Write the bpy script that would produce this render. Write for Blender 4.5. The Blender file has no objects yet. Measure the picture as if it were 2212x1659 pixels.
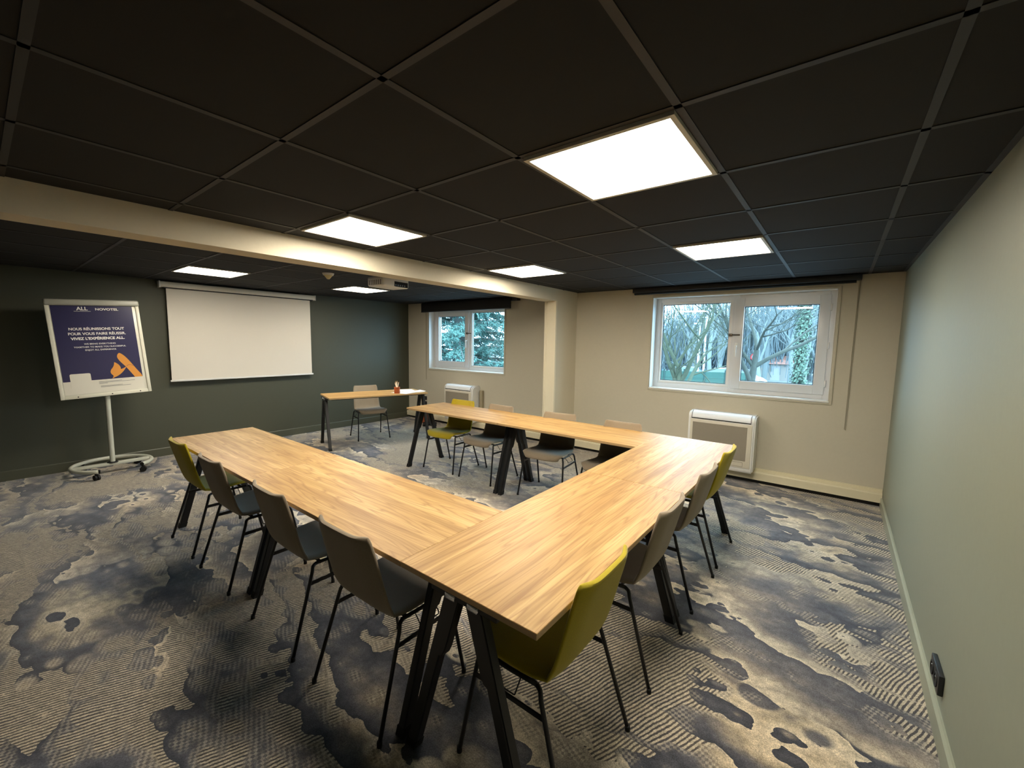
import bpy, bmesh, math, random
from mathutils import Vector, Matrix
from math import sin, cos, pi, radians

C = bpy.context.scene.collection
scene = bpy.context.scene

# ------------------------------------------------------------------ camera
cam_d = bpy.data.cameras.new('camera')
cam = bpy.data.objects.new('camera', cam_d)
C.objects.link(cam)
cam_d.sensor_width = 36.0
cam_d.lens = 36.0 * 905.34 / 2212.0
cam_d.clip_start = 0.02
cam_d.clip_end = 300
r0 = Vector((0.7871326, 0.6165880, 0.0155389))
r1 = Vector((0.0744589, -0.0699843, -0.9947653))
r2 = Vector((-0.6122729, 0.7841692, -0.1009974))
cam.matrix_world = Matrix(((r0.x, -r1.x, -r2.x, 0.4368), (r0.y, -r1.y, -r2.y, -1.3421),
                           (r0.z, -r1.z, -r2.z, 1.5531), (0, 0, 0, 1)))
scene.camera = cam

# ------------------------------------------------------------------ exposure
scene.view_settings.view_transform = 'Standard'
scene.view_settings.look = 'None'
scene.view_settings.exposure = 0.2
scene.view_settings.gamma = 1.0
scene.view_settings.use_curve_mapping = False

# ------------------------------------------------------------------ sky
SKY_STRENGTH = 14.0
LAMP_STRENGTH = 34.0
world = bpy.data.worlds.new('overcast_sky')
scene.world = world
world.use_nodes = True
wn = world.node_tree
for n in list(wn.nodes):
    wn.nodes.remove(n)
wo = wn.nodes.new('ShaderNodeOutputWorld')
wb = wn.nodes.new('ShaderNodeBackground')
wtc = wn.nodes.new('ShaderNodeTexCoord')
wsep = wn.nodes.new('ShaderNodeSeparateXYZ')
wr = wn.nodes.new('ShaderNodeValToRGB')
wr.color_ramp.elements[0].position = 0.45
wr.color_ramp.elements[0].color = (0.34, 0.56, 0.80, 1)
wr.color_ramp.elements[1].position = 0.75
wr.color_ramp.elements[1].color = (0.52, 0.77, 1.0, 1)
wmap = wn.nodes.new('ShaderNodeMapRange')
wmap.inputs['From Min'].default_value = -1
wmap.inputs['From Max'].default_value = 1
wn.links.new(wtc.outputs['Generated'], wsep.inputs[0])
wn.links.new(wsep.outputs['Z'], wmap.inputs['Value'])
wn.links.new(wmap.outputs[0], wr.inputs[0])
wn.links.new(wr.outputs[0], wb.inputs['Color'])
wb.inputs['Strength'].default_value = SKY_STRENGTH
wn.links.new(wb.outputs[0], wo.inputs['Surface'])

scene.cycles.max_bounces = 8
scene.cycles.diffuse_bounces = 5
scene.cycles.glossy_bounces = 4
scene.cycles.transparent_max_bounces = 12
scene.cycles.sample_clamp_indirect = 6.0
scene.cycles.caustics_reflective = False
scene.cycles.caustics_refractive = False

# ------------------------------------------------------------------ helpers
def lin(c):
    out = []
    for v in c:
        v = v / 255.0
        out.append(v / 12.92 if v <= 0.04045 else ((v + 0.055) / 1.055) ** 2.4)
    return (out[0], out[1], out[2], 1.0)

def new_mat(name):
    m = bpy.data.materials.new(name)
    m.use_nodes = True
    nt = m.node_tree
    b = nt.nodes['Principled BSDF']
    return m, nt, b

def mat(name, col, rough=0.6, metal=0.0, spec=0.5, noise=0.0, nscale=60.0, bump=0.0, coat=0.0):
    m, nt, b = new_mat(name)
    c = lin(col)
    b.inputs['Base Color'].default_value = c
    b.inputs['Roughness'].default_value = rough
    b.inputs['Metallic'].default_value = metal
    b.inputs['Specular IOR Level'].default_value = spec
    b.inputs['Coat Weight'].default_value = coat
    if noise or bump:
        tc = nt.nodes.new('ShaderNodeTexCoord')
        nz = nt.nodes.new('ShaderNodeTexNoise')
        nz.inputs['Scale'].default_value = nscale
        nz.inputs['Detail'].default_value = 4
        nt.links.new(tc.outputs['Object'], nz.inputs['Vector'])
        if noise:
            mx = nt.nodes.new('ShaderNodeMix')
            mx.data_type = 'RGBA'
            mx.inputs[6].default_value = tuple(v * (1 - noise) for v in c[:3]) + (1,)
            mx.inputs[7].default_value = tuple(min(1, v * (1 + noise)) for v in c[:3]) + (1,)
            nt.links.new(nz.outputs['Fac'], mx.inputs[0])
            nt.links.new(mx.outputs[2], b.inputs['Base Color'])
        if bump:
            bp = nt.nodes.new('ShaderNodeBump')
            bp.inputs['Strength'].default_value = bump
            bp.inputs['Distance'].default_value = 0.002
            nt.links.new(nz.outputs['Fac'], bp.inputs['Height'])
            nt.links.new(bp.outputs[0], b.inputs['Normal'])
    return m

def N(nt, t, **kw):
    n = nt.nodes.new(t)
    for k, v in kw.items():
        if k in n.inputs:
            n.inputs[k].default_value = v
        else:
            setattr(n, k, v)
    return n

def math_node(nt, op, a, b=None, clamp=False):
    n = nt.nodes.new('ShaderNodeMath')
    n.operation = op
    n.use_clamp = clamp
    for i, v in enumerate((a, b)):
        if v is None:
            continue
        if isinstance(v, (int, float)):
            n.inputs[i].default_value = v
        else:
            nt.links.new(v, n.inputs[i])
    return n.outputs[0]

def ramp(nt, fac, stops, interp='LINEAR'):
    r = nt.nodes.new('ShaderNodeValToRGB')
    cr = r.color_ramp
    cr.interpolation = interp
    while len(cr.elements) < len(stops):
        cr.elements.new(0.5)
    for e, (p, c) in zip(cr.elements, stops):
        e.position = p
        e.color = c
    nt.links.new(fac, r.inputs[0])
    return r.outputs[0]

def mixc(nt, fac, a, b, mode='MIX'):
    n = nt.nodes.new('ShaderNodeMix')
    n.data_type = 'RGBA'
    n.blend_type = mode
    for i, v in ((0, fac), (6, a), (7, b)):
        if isinstance(v, (int, float)):
            n.inputs[i].default_value = v
        elif isinstance(v, tuple):
            n.inputs[i].default_value = v
        else:
            nt.links.new(v, n.inputs[i])
    return n.outputs[2]

# ---- mesh building
def box(bm, x0, x1, y0, y1, z0, z1, mi=0, M=None):
    vs = [bm.verts.new((x, y, z)) for z in (z0, z1) for y in (y0, y1) for x in (x0, x1)]
    if M is not None:
        for v in vs:
            v.co = M @ v.co
    fs = []
    for f in ((0, 2, 3, 1), (4, 5, 7, 6), (0, 1, 5, 4), (2, 6, 7, 3), (0, 4, 6, 2), (1, 3, 7, 5)):
        face = bm.faces.new([vs[i] for i in f])
        face.material_index = mi
        fs.append(face)
    return vs, fs

def bbox(bm, x0, x1, y0, y1, z0, z1, r=0.004, seg=2, mi=0, M=None):
    """bevelled box"""
    vs, fs = box(bm, x0, x1, y0, y1, z0, z1, mi, M)
    es = set()
    for f in fs:
        for e in f.edges:
            es.add(e)
    bmesh.ops.bevel(bm, geom=list(es), offset=r, segments=seg, affect='EDGES', profile=0.5)

def tube(bm, pts, rad, seg=8, cap=True, mi=0):
    """tube along polyline; rad may be a list"""
    pts = [Vector(p) for p in pts]
    n = len(pts)
    rads = rad if isinstance(rad, (list, tuple)) else [rad] * n
    rings = []
    up = None
    for i, p in enumerate(pts):
        if i == 0:
            d = pts[1] - pts[0]
        elif i == n - 1:
            d = pts[-1] - pts[-2]
        else:
            d = (pts[i + 1] - p).normalized() + (p - pts[i - 1]).normalized()
        d.normalize()
        if up is None:
            up = Vector((0, 0, 1)) if abs(d.z) < 0.9 else Vector((1, 0, 0))
        a = d.cross(up)
        if a.length < 1e-5:
            a = d.orthogonal()
        a.normalize()
        b = d.cross(a).normalized()
        up = -b if up.dot(-b) > 0 else b
        a = d.cross(up).normalized()
        ring = []
        for k in range(seg):
            t = 2 * pi * k / seg
            ring.append(bm.verts.new(p + (a * cos(t) + up * sin(t)) * rads[i]))
        rings.append(ring)
    for i in range(n - 1):
        for k in range(seg):
            f = bm.faces.new((rings[i][k], rings[i][(k + 1) % seg], rings[i + 1][(k + 1) % seg], rings[i + 1][k]))
            f.material_index = mi
            f.smooth = True
    if cap:
        for r_ in (rings[0], rings[-1]):
            f = bm.faces.new(r_)
            f.material_index = mi

def arc_pts(pts, r=0.02, n=5):
    """round the corners of a polyline"""
    pts = [Vector(p) for p in pts]
    out = [pts[0]]
    for i in range(1, len(pts) - 1):
        a, b, c = pts[i - 1], pts[i], pts[i + 1]
        u = (a - b); v = (c - b)
        rr = min(r, u.length * 0.45, v.length * 0.45)
        p0 = b + u.normalized() * rr
        p1 = b + v.normalized() * rr
        for k in range(n + 1):
            t = k / n
            out.append(p0 * (1 - t) ** 2 + b * 2 * t * (1 - t) + p1 * t * t)
    out.append(pts[-1])
    return out

def cyl(bm, c, r1_, r2_, z0, z1, seg=24, mi=0, M=None, smooth=True):
    a, b = [], []
    for k in range(seg):
        t = 2 * pi * k / seg
        p = Vector((c[0] + cos(t) * r1_, c[1] + sin(t) * r1_, z0))
        q = Vector((c[0] + cos(t) * r2_, c[1] + sin(t) * r2_, z1))
        if M is not None:
            p = M @ p; q = M @ q
        a.append(bm.verts.new(p)); b.append(bm.verts.new(q))
    for k in range(seg):
        f = bm.faces.new((a[k], a[(k + 1) % seg], b[(k + 1) % seg], b[k]))
        f.smooth = smooth; f.material_index = mi
    f = bm.faces.new(list(reversed(a))); f.material_index = mi
    f = bm.faces.new(b); f.material_index = mi

def prism(bm, poly, axis, a0, a1, mi=0):
    """extrude a 2-D polygon along an axis: 'x' -> poly in (y,z), 'y' -> (x,z), 'z' -> (x,y)"""
    def P(p, a):
        return {'x': (a, p[0], p[1]), 'y': (p[0], a, p[1]), 'z': (p[0], p[1], a)}[axis]
    A = [bm.verts.new(P(p, a0)) for p in poly]
    B = [bm.verts.new(P(p, a1)) for p in poly]
    n = len(poly)
    fs = [bm.faces.new(A), bm.faces.new(list(reversed(B)))]
    for k in range(n):
        fs.append(bm.faces.new((A[k], B[k], B[(k + 1) % n], A[(k + 1) % n])))
    for f in fs:
        f.material_index = mi
    bmesh.ops.recalc_face_normals(bm, faces=fs)

def BM():
    return bmesh.new()

def obj(name, bm, mats, parent=None, loc=None, sharp=None):
    me = bpy.data.meshes.new(name)
    bm.normal_update()
    bm.to_mesh(me)
    bm.free()
    for m_ in (mats if isinstance(mats, (list, tuple)) else [mats]):
        me.materials.append(m_)
    if sharp is not None:
        for p in me.polygons:
            p.use_smooth = True
        me.set_sharp_from_angle(angle=radians(sharp))
    o = bpy.data.objects.new(name, me)
    C.objects.link(o)
    if parent is not None:
        o.parent = parent
    if loc is not None:
        o.location = loc
    return o

def tag(o, label, cat, group=None):
    o['label'] = label
    o['category'] = cat
    if group:
        o['group'] = group
    return o

def thing(name, label, cat, loc=(0, 0, 0), rotz=0.0, group=None):
    o = bpy.data.objects.new(name, None)
    o.empty_display_size = 0.1
    C.objects.link(o)
    o.location = loc
    o.rotation_euler = (0, 0, rotz)
    return tag(o, label, cat, group)

def struct(name, bm, m, sharp=None):
    o = obj(name, bm, m, sharp=sharp)
    o['kind'] = 'structure'
    return o

def copy_tree(o, parent=None):
    c = o.copy()
    C.objects.link(c)
    c.parent = parent
    for ch in list(o.children):
        copy_tree(ch, c)
    return c

# ------------------------------------------------------------------ materials
M_wall_front = mat('wall_paint_beige', (192, 186, 168), 0.85, noise=0.03, nscale=40, bump=0.25)
M_wall_left = mat('wall_paint_olive', (72, 74, 60), 0.6, noise=0.03, nscale=30, bump=0.2)
M_wall_right = mat('wall_paint_sage', (128, 132, 116), 0.5, noise=0.03, nscale=30, bump=0.2)
M_beam = mat('beam_paint_cream', (205, 197, 176), 0.8, noise=0.03, nscale=40, bump=0.25)
M_col = mat('column_metal_cream', (222, 214, 190), 0.45)
M_tile = mat('ceiling_tile_black', (14, 14, 15), 0.9, noise=0.25, nscale=300)
M_tbar = mat('ceiling_grid_grey', (33, 33, 34), 0.6)
M_lampframe = mat('lamp_frame_white', (190, 188, 180), 0.5)
M_white = mat('white_plastic', (225, 225, 222), 0.35)
M_white2 = mat('window_pvc_white', (214, 216, 218), 0.3)
M_gasket = mat('black_gasket', (15, 15, 16), 0.6)
M_black = mat('black_powder_coat', (16, 17, 19), 0.45)
M_blackrub = mat('black_rubber', (10, 10, 10), 0.7)
M_chrome = mat('chrome', (210, 212, 215), 0.15, metal=1.0)
M_blind = mat('blind_black_fabric', (12, 13, 16), 0.8, noise=0.1, nscale=200)
M_blindcase = mat('blind_case_dark_grey', (34, 36, 41), 0.5)
M_screen = mat('projection_screen_white', (218, 212, 200), 0.8)
M_screencase = mat('screen_case_white', (222, 218, 205), 0.4)
M_trunk = mat('trunking_cream', (214, 206, 178), 0.5)
M_cup = mat('terracotta_leather', (178, 88, 42), 0.6, noise=0.12, nscale=80)
M_pencil = mat('pencil_cream', (232, 214, 186), 0.5)
M_pencil_tip = mat('pencil_tip', (196, 150, 100), 0.6)
M_paper = mat('paper_white', (238, 240, 244), 0.7)
M_bin = mat('copper_bin', (176, 92, 58), 0.45, noise=0.1, nscale=30)
M_grille = mat('heater_grille_beige', (150, 142, 128), 0.7)
M_navy = mat('poster_navy', (38, 36, 78), 0.35)
M_orange = mat('poster_orange', (222, 150, 62), 0.5)
M_posterwhite = mat('poster_white', (226, 222, 208), 0.5)
M_ink = mat('poster_ink_grey', (92, 92, 96), 0.6)
M_lettering = mat('poster_lettering_white', (240, 238, 232), 0.5)
M_flipmetal = mat('flipchart_grey_enamel', (196, 198, 184), 0.35)

# lamp diffuser: gives off light
M_lamp, nt, b = new_mat('lamp_diffuser')
b.inputs['Base Color'].default_value = (0.9, 0.9, 0.9, 1)
b.inputs['Emission Color'].default_value = (1.0, 0.90, 0.74, 1)
b.inputs['Emission Strength'].default_value = LAMP_STRENGTH

# window glass: clear pane with mirror reflections at its own fresnel
M_glass, nt, b = new_mat('window_glass')
nt.nodes.remove(b)
out = nt.nodes['Material Output']
tr = N(nt, 'ShaderNodeBsdfTransparent'); tr.inputs[0].default_value = (0.86, 0.95, 0.93, 1)
gl = N(nt, 'ShaderNodeBsdfGlossy'); gl.inputs['Roughness'].default_value = 0.0
fr = N(nt, 'ShaderNodeFresnel'); fr.inputs['IOR'].default_value = 1.45
f2 = math_node(nt, 'MULTIPLY', fr.outputs[0], 1.6, True)
ms = N(nt, 'ShaderNodeMixShader')
nt.links.new(f2, ms.inputs[0]); nt.links.new(tr.outputs[0], ms.inputs[1]); nt.links.new(gl.outputs[0], ms.inputs[2])
nt.links.new(ms.outputs[0], out.inputs['Surface'])

def fabric(name, col, edge=None):
    m, nt, b = new_mat(name)
    tc = N(nt, 'ShaderNodeTexCoord')
    nz = N(nt, 'ShaderNodeTexNoise'); nz.inputs['Scale'].default_value = 420; nz.inputs['Detail'].default_value = 2
    nt.links.new(tc.outputs['Object'], nz.inputs['Vector'])
    c = lin(col)
    colr = mixc(nt, nz.outputs['Fac'], tuple(v * 0.72 for v in c[:3]) + (1,), tuple(min(1, v * 1.28) for v in c[:3]) + (1,))
    nt.links.new(colr, b.inputs['Base Color'])
    b.inputs['Roughness'].default_value = 0.9
    b.inputs['Sheen Weight'].default_value = 0.25
    bp = N(nt, 'ShaderNodeBump'); bp.inputs['Strength'].default_value = 0.3; bp.inputs['Distance'].default_value = 0.001
    nt.links.new(nz.outputs['Fac'], bp.inputs['Height']); nt.links.new(bp.outputs[0], b.inputs['Normal'])
    return m
M_fab_grey = fabric('chair_fabric_taupe', (144, 130, 110))
M_fab_yellow = fabric('chair_fabric_mustard', (178, 160, 14))
M_seat_grey = fabric('seat_fabric_charcoal', (92, 92, 96))
M_seat_yellow = fabric('seat_fabric_mustard', (180, 164, 24))

# oak laminate, grain along local X
def wood():
    m, nt, b = new_mat('oak_laminate')
    tc = N(nt, 'ShaderNodeTexCoord')
    info = N(nt, 'ShaderNodeObjectInfo')
    off = N(nt, 'ShaderNodeVectorMath'); off.operation = 'MULTIPLY_ADD'
    nt.links.new(info.outputs['Location'], off.inputs[0])
    off.inputs[1].default_value = (3.1, 2.7, 0)
    nt.links.new(tc.outputs['Object'], off.inputs[2])
    sep = N(nt, 'ShaderNodeSeparateXYZ')
    nt.links.new(off.outputs[0], sep.inputs[0])
    # planks ~0.12 wide
    row = math_node(nt, 'FLOOR', math_node(nt, 'DIVIDE', sep.outputs['Y'], 0.118))
    wn_ = N(nt, 'ShaderNodeTexWhiteNoise'); wn_.noise_dimensions = '1D'
    nt.links.new(row, wn_.inputs['W'])
    comb = N(nt, 'ShaderNodeCombineXYZ')
    nt.links.new(math_node(nt, 'ADD', sep.outputs['X'], math_node(nt, 'MULTIPLY', wn_.outputs['Value'], 7.0)), comb.inputs['X'])
    nt.links.new(math_node(nt, 'ADD', sep.outputs['Y'], math_node(nt, 'MULTIPLY', wn_.outputs['Value'], 3.0)), comb.inputs['Y'])
    # broad cathedral figure
    mp = N(nt, 'ShaderNodeMapping'); mp.inputs['Scale'].default_value = (0.55, 6.5, 1)
    nt.links.new(comb.outputs[0], mp.inputs['Vector'])
    nz = N(nt, 'ShaderNodeTexNoise'); nz.inputs['Scale'].default_value = 1.3; nz.inputs['Detail'].default_value = 2.5; nz.inputs['Distortion'].default_value = 0.15
    nt.links.new(mp.outputs[0], nz.inputs['Vector'])
    rings = math_node(nt, 'FRACT', math_node(nt, 'MULTIPLY', nz.outputs['Fac'], 15.0))
    ringc = ramp(nt, rings, [(0.0, (0.55,) * 3 + (1,)), (0.22, (0.05,) * 3 + (1,)), (0.75, (0, 0, 0, 1)), (1.0, (0.7,) * 3 + (1,))])
    # fine pores
    mp2 = N(nt, 'ShaderNodeMapping'); mp2.inputs['Scale'].default_value = (3.5, 130, 1)
    nt.links.new(comb.outputs[0], mp2.inputs['Vector'])
    nz2 = N(nt, 'ShaderNodeTexNoise'); nz2.inputs['Scale'].default_value = 1.0; nz2.inputs['Detail'].default_value = 5
    nt.links.new(mp2.outputs[0], nz2.inputs['Vector'])
    # slow tone
    mp3 = N(nt, 'ShaderNodeMapping'); mp3.inputs['Scale'].default_value = (0.6, 9, 1)
    nt.links.new(comb.outputs[0], mp3.inputs['Vector'])
    nz3 = N(nt, 'ShaderNodeTexNoise'); nz3.inputs['Scale'].default_value = 1.7; nz3.inputs['Detail'].default_value = 3
    nt.links.new(mp3.outputs[0], nz3.inputs['Vector'])
    tone = ramp(nt, nz3.outputs['Fac'], [(0.30, lin((158, 122, 72))), (0.5, lin((190, 155, 98))), (0.68, lin((214, 181, 124)))])
    tone = mixc(nt, math_node(nt, 'MULTIPLY', wn_.outputs['Value'], 0.4), tone, lin((176, 134, 82)))
    c1 = mixc(nt, math_node(nt, 'MULTIPLY', ringc, 0.9), tone, lin((140, 98, 54)))
    pore = ramp(nt, nz2.outputs['Fac'], [(0.35, (1, 1, 1, 1)), (0.55, (0, 0, 0, 1))])
    c2 = mixc(nt, math_node(nt, 'MULTIPLY', pore, 0.35), c1, lin((150, 108, 62)))
    nt.links.new(c2, b.inputs['Base Color'])
    b.inputs['Roughness'].default_value = 0.44
    b.inputs['Specular IOR Level'].default_value = 0.5
    return m
M_wood = wood()
M_woodedge = mat('oak_edge_band', (196, 164, 118), 0.5, noise=0.1, nscale=60)
M_underside = mat('tabletop_underside', (70, 62, 52), 0.7)

# woven carpet with overlapping cloud shapes and hatched areas
def carpet():
    m, nt, b = new_mat('cloud_pattern_carpet')
    tc = N(nt, 'ShaderNodeTexCoord')
    P = tc.outputs['Object']
    # scalloped outline: rounded lobes from a distance field
    mpv = N(nt, 'ShaderNodeMapping'); mpv.inputs['Scale'].default_value = (1.0, 1.5, 1)
    mpv.inputs['Rotation'].default_value = (0, 0, radians(14))
    nt.links.new(P, mpv.inputs['Vector'])
    vo = N(nt, 'ShaderNodeTexVoronoi'); vo.inputs['Scale'].default_value = 6.4
    vo.voronoi_dimensions = '2D'
    nt.links.new(mpv.outputs[0], vo.inputs['Vector'])
    vo2 = N(nt, 'ShaderNodeTexVoronoi'); vo2.inputs['Scale'].default_value = 13
    vo2.voronoi_dimensions = '2D'
    nt.links.new(mpv.outputs[0], vo2.inputs['Vector'])
    nzf = N(nt, 'ShaderNodeTexNoise'); nzf.inputs['Scale'].default_value = 26; nzf.inputs['Detail'].default_value = 3
    nt.links.new(P, nzf.inputs['Vector'])

    spP = N(nt, 'ShaderNodeSeparateXYZ'); nt.links.new(P, spP.inputs[0])
    def layer(scale, rot, seed, k, lobe, gx, gy):
        mp = N(nt, 'ShaderNodeMapping')
        mp.inputs['Scale'].default_value = (0.62 * scale, 1.35 * scale, 1)
        mp.inputs['Rotation'].default_value = (0, 0, radians(rot))
        mp.inputs['Location'].default_value = (seed, seed * 0.7, 0)
        nt.links.new(P, mp.inputs['Vector'])
        nz = N(nt, 'ShaderNodeTexNoise'); nz.inputs['Scale'].default_value = 1.0; nz.inputs['Detail'].default_value = 1.5
        nz.inputs['Roughness'].default_value = 0.4
        nz.noise_dimensions = '2D'
        nt.links.new(mp.outputs[0], nz.inputs['Vector'])
        h = math_node(nt, 'MULTIPLY', nz.outputs['Fac'], k)
        h = math_node(nt, 'ADD', h, math_node(nt, 'MULTIPLY', spP.outputs['Y'], gy))
        h = math_node(nt, 'ADD', h, math_node(nt, 'MULTIPLY', spP.outputs['X'], gx))
        h = math_node(nt, 'SUBTRACT', h, math_node(nt, 'MULTIPLY', vo.outputs['Distance'], lobe))
        h = math_node(nt, 'SUBTRACT', h, math_node(nt, 'MULTIPLY', vo2.outputs['Distance'], lobe * 0.3))
        h = math_node(nt, 'ADD', h, math_node(nt, 'MULTIPLY', nzf.outputs['Fac'], 0.10))
        return math_node(nt, 'FRACT', h), nz.outputs['Fac']
    a, an = layer(1.5, 10, 3.3, 3.6, 0.46, 0.35, 2.1)
    c_, cn = layer(1.2, -8, 11.9, 3.4, 0.42, -0.5, -1.7)
    # soft wash inside each cloud: dark heart, pale rim
    ca = ramp(nt, a, [(0.0, lin((58, 61, 72))), (0.30, lin((88, 90, 99))), (0.58, lin((124, 119, 116))),
                      (0.78, lin((178, 166, 144))), (1.0, lin((216, 204, 182)))])
    cb = ramp(nt, c_, [(0.0, lin((76, 78, 88))), (0.40, lin((108, 106, 109))), (0.72, lin((150, 141, 130))), (1.0, lin((208, 196, 174)))])
    sel = N(nt, 'ShaderNodeTexNoise'); sel.inputs['Scale'].default_value = 0.9; sel.inputs['Detail'].default_value = 0.5
    nt.links.new(P, sel.inputs['Vector'])
    selh = math_node(nt, 'SUBTRACT', sel.outputs['Fac'], math_node(nt, 'MULTIPLY', vo.outputs['Distance'], 0.10))
    self_ = ramp(nt, selh, [(0.435, (0, 0, 0, 1)), (0.45, (1, 1, 1, 1))])
    col = mixc(nt, self_, ca, cb)
    # cool / warm drift of the yarn colour
    dr = N(nt, 'ShaderNodeTexNoise'); dr.inputs['Scale'].default_value = 0.7; dr.inputs['Detail'].default_value = 2
    nt.links.new(P, dr.inputs['Vector'])
    drift = ramp(nt, dr.outputs['Fac'], [(0.38, (1.06, 0.99, 0.90, 1)), (0.62, (0.92, 0.99, 1.08, 1))])
    col = mixc(nt, 1.0, col, drift, 'MULTIPLY')
    # hatching
    rot = N(nt, 'ShaderNodeMapping'); rot.inputs['Rotation'].default_value = (0, 0, radians(-68))
    nt.links.new(P, rot.inputs['Vector'])
    nd = N(nt, 'ShaderNodeTexNoise'); nd.inputs['Scale'].default_value = 3.0; nd.inputs['Detail'].default_value = 2
    nt.links.new(P, nd.inputs['Vector'])
    nd2 = N(nt, 'ShaderNodeTexNoise'); nd2.inputs['Scale'].default_value = 60; nd2.inputs['Detail'].default_value = 1
    nt.links.new(P, nd2.inputs['Vector'])
    sp = N(nt, 'ShaderNodeSeparateXYZ'); nt.links.new(rot.outputs[0], sp.inputs[0])
    ph = math_node(nt, 'ADD', math_node(nt, 'MULTIPLY', sp.outputs['Y'], 2 * pi / 0.0165), math_node(nt, 'MULTIPLY', nd.outputs['Fac'], 20.0))
    ph = math_node(nt, 'ADD', ph, math_node(nt, 'MULTIPLY', nd2.outputs['Fac'], 2.4))
    s1 = math_node(nt, 'SINE', ph)
    ph2 = math_node(nt, 'ADD', math_node(nt, 'MULTIPLY', sp.outputs['X'], 2 * pi / 0.019), math_node(nt, 'MULTIPLY', nd.outputs['Fac'], -16.0))
    s2 = math_node(nt, 'SINE', ph2)
    hat = ramp(nt, math_node(nt, 'ADD', math_node(nt, 'MULTIPLY', s1, 0.5), 0.5), [(0.30, (0.0,) * 3 + (1,)), (0.62, (1, 1, 1, 1))])
    dots = ramp(nt, math_node(nt, 'ADD', math_node(nt, 'MULTIPLY', math_node(nt, 'ADD', s1, s2), 0.25), 0.5), [(0.38, (0, 0, 0, 1)), (0.60, (1, 1, 1, 1))])
    mk = N(nt, 'ShaderNodeTexNoise'); mk.inputs['Scale'].default_value = 0.95; mk.inputs['Detail'].default_value = 0.5
    mpk = N(nt, 'ShaderNodeMapping'); mpk.inputs['Location'].default_value = (7.7, 2.2, 0)
    nt.links.new(P, mpk.inputs['Vector']); nt.links.new(mpk.outputs[0], mk.inputs['Vector'])
    mh = math_node(nt, 'ADD', mk.outputs['Fac'], math_node(nt, 'MULTIPLY', a, 0.22))
    mh = math_node(nt, 'SUBTRACT', mh, math_node(nt, 'MULTIPLY', vo.outputs['Distance'], 0.10))
    m_hat = ramp(nt, mh, [(0.60, (0, 0, 0, 1)), (0.63, (1, 1, 1, 1))])
    m_dot = ramp(nt, mh, [(0.53, (0, 0, 0, 1)), (0.57, (0.75, 0.75, 0.75, 1)), (0.60, (0.75, 0.75, 0.75, 1)), (0.615, (0, 0, 0, 1))])
    hatcol = mixc(nt, hat, lin((62, 59, 62)), lin((192, 180, 158)))
    col = mixc(nt, math_node(nt, 'MULTIPLY', m_hat, 0.92), col, hatcol)
    dotcol = mixc(nt, dots, lin((88, 86, 90)), lin((184, 174, 158)))
    col = mixc(nt, math_node(nt, 'MULTIPLY', m_dot, 0.7), col, dotcol)
    # pile speckle
    fn = N(nt, 'ShaderNodeTexNoise'); fn.inputs['Scale'].default_value = 190; fn.inputs['Detail'].default_value = 3
    nt.links.new(P, fn.inputs['Vector'])
    spk = ramp(nt, fn.outputs['Fac'], [(0.32, (0.66,) * 3 + (1,)), (0.68, (1.30,) * 3 + (1,))])
    col = mixc(nt, 1.0, col, spk, 'MULTIPLY')
    fm = N(nt, 'ShaderNodeTexNoise'); fm.inputs['Scale'].default_value = 34; fm.inputs['Detail'].default_value = 4; fm.inputs['Roughness'].default_value = .7
    nt.links.new(P, fm.inputs['Vector'])
    felt = ramp(nt, fm.outputs['Fac'], [(0.3, (0.68,) * 3 + (1,)), (0.7, (1.30,) * 3 + (1,))])
    col = mixc(nt, 1.0, col, felt, 'MULTIPLY')
    nt.links.new(col, b.inputs['Base Color'])
    b.inputs['Roughness'].default_value = 0.95
    b.inputs['Specular IOR Level'].default_value = 0.15
    b.inputs['Sheen Weight'].default_value = 0.3
    bp = N(nt, 'ShaderNodeBump'); bp.inputs['Strength'].default_value = 0.5; bp.inputs['Distance'].default_value = 0.003
    nt.links.new(fn.outputs['Fac'], bp.inputs['Height']); nt.links.new(bp.outputs[0], b.inputs['Normal'])
    return m
M_carpet = carpet()

# ------------------------------------------------------------------ room shell
H = 2.26
XL, XR, YB, YF = -6.42, 0.86, -2.9, 4.04
WT = 0.32
bm = BM(); box(bm, XL - .2, XR + .2, YB - .2, YF + WT, -0.12, 0.0); struct('floor', bm, M_carpet)

# window openings
W1 = (-1.50, 0.37, 0.985, 2.135)
W2 = (-5.80, -3.94, 1.015, 2.135)
bm = BM()
xs = [XL - .2, W2[0], W2[1], W1[0], W1[1], XR + .2]
box(bm, xs[0], xs[1], YF, YF + WT, 0, H + .3)
box(bm, xs[2], xs[3], YF, YF + WT, 0, H + .3)
box(bm, xs[4], xs[5], YF, YF + WT, 0, H + .3)
for w in (W2, W1):
    box(bm, w[0], w[1], YF, YF + WT, 0, w[2])
    box(bm, w[0], w[1], YF, YF + WT, w[3], H + .3)
struct('wall_front', bm, M_wall_front)
bm = BM(); box(bm, XL - .2, XL, YB - .2, YF, 0, H + .3); struct('wall_left', bm, M_wall_left)
bm = BM(); box(bm, XR, XR + .2, YB - .2, YF, 0, H + .3); struct('wall_right', bm, M_wall_right)
bm = BM(); box(bm, XL, XR, YB - .2, YB, 0, H + .3); struct('wall_back', bm, M_wall_left)

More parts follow.
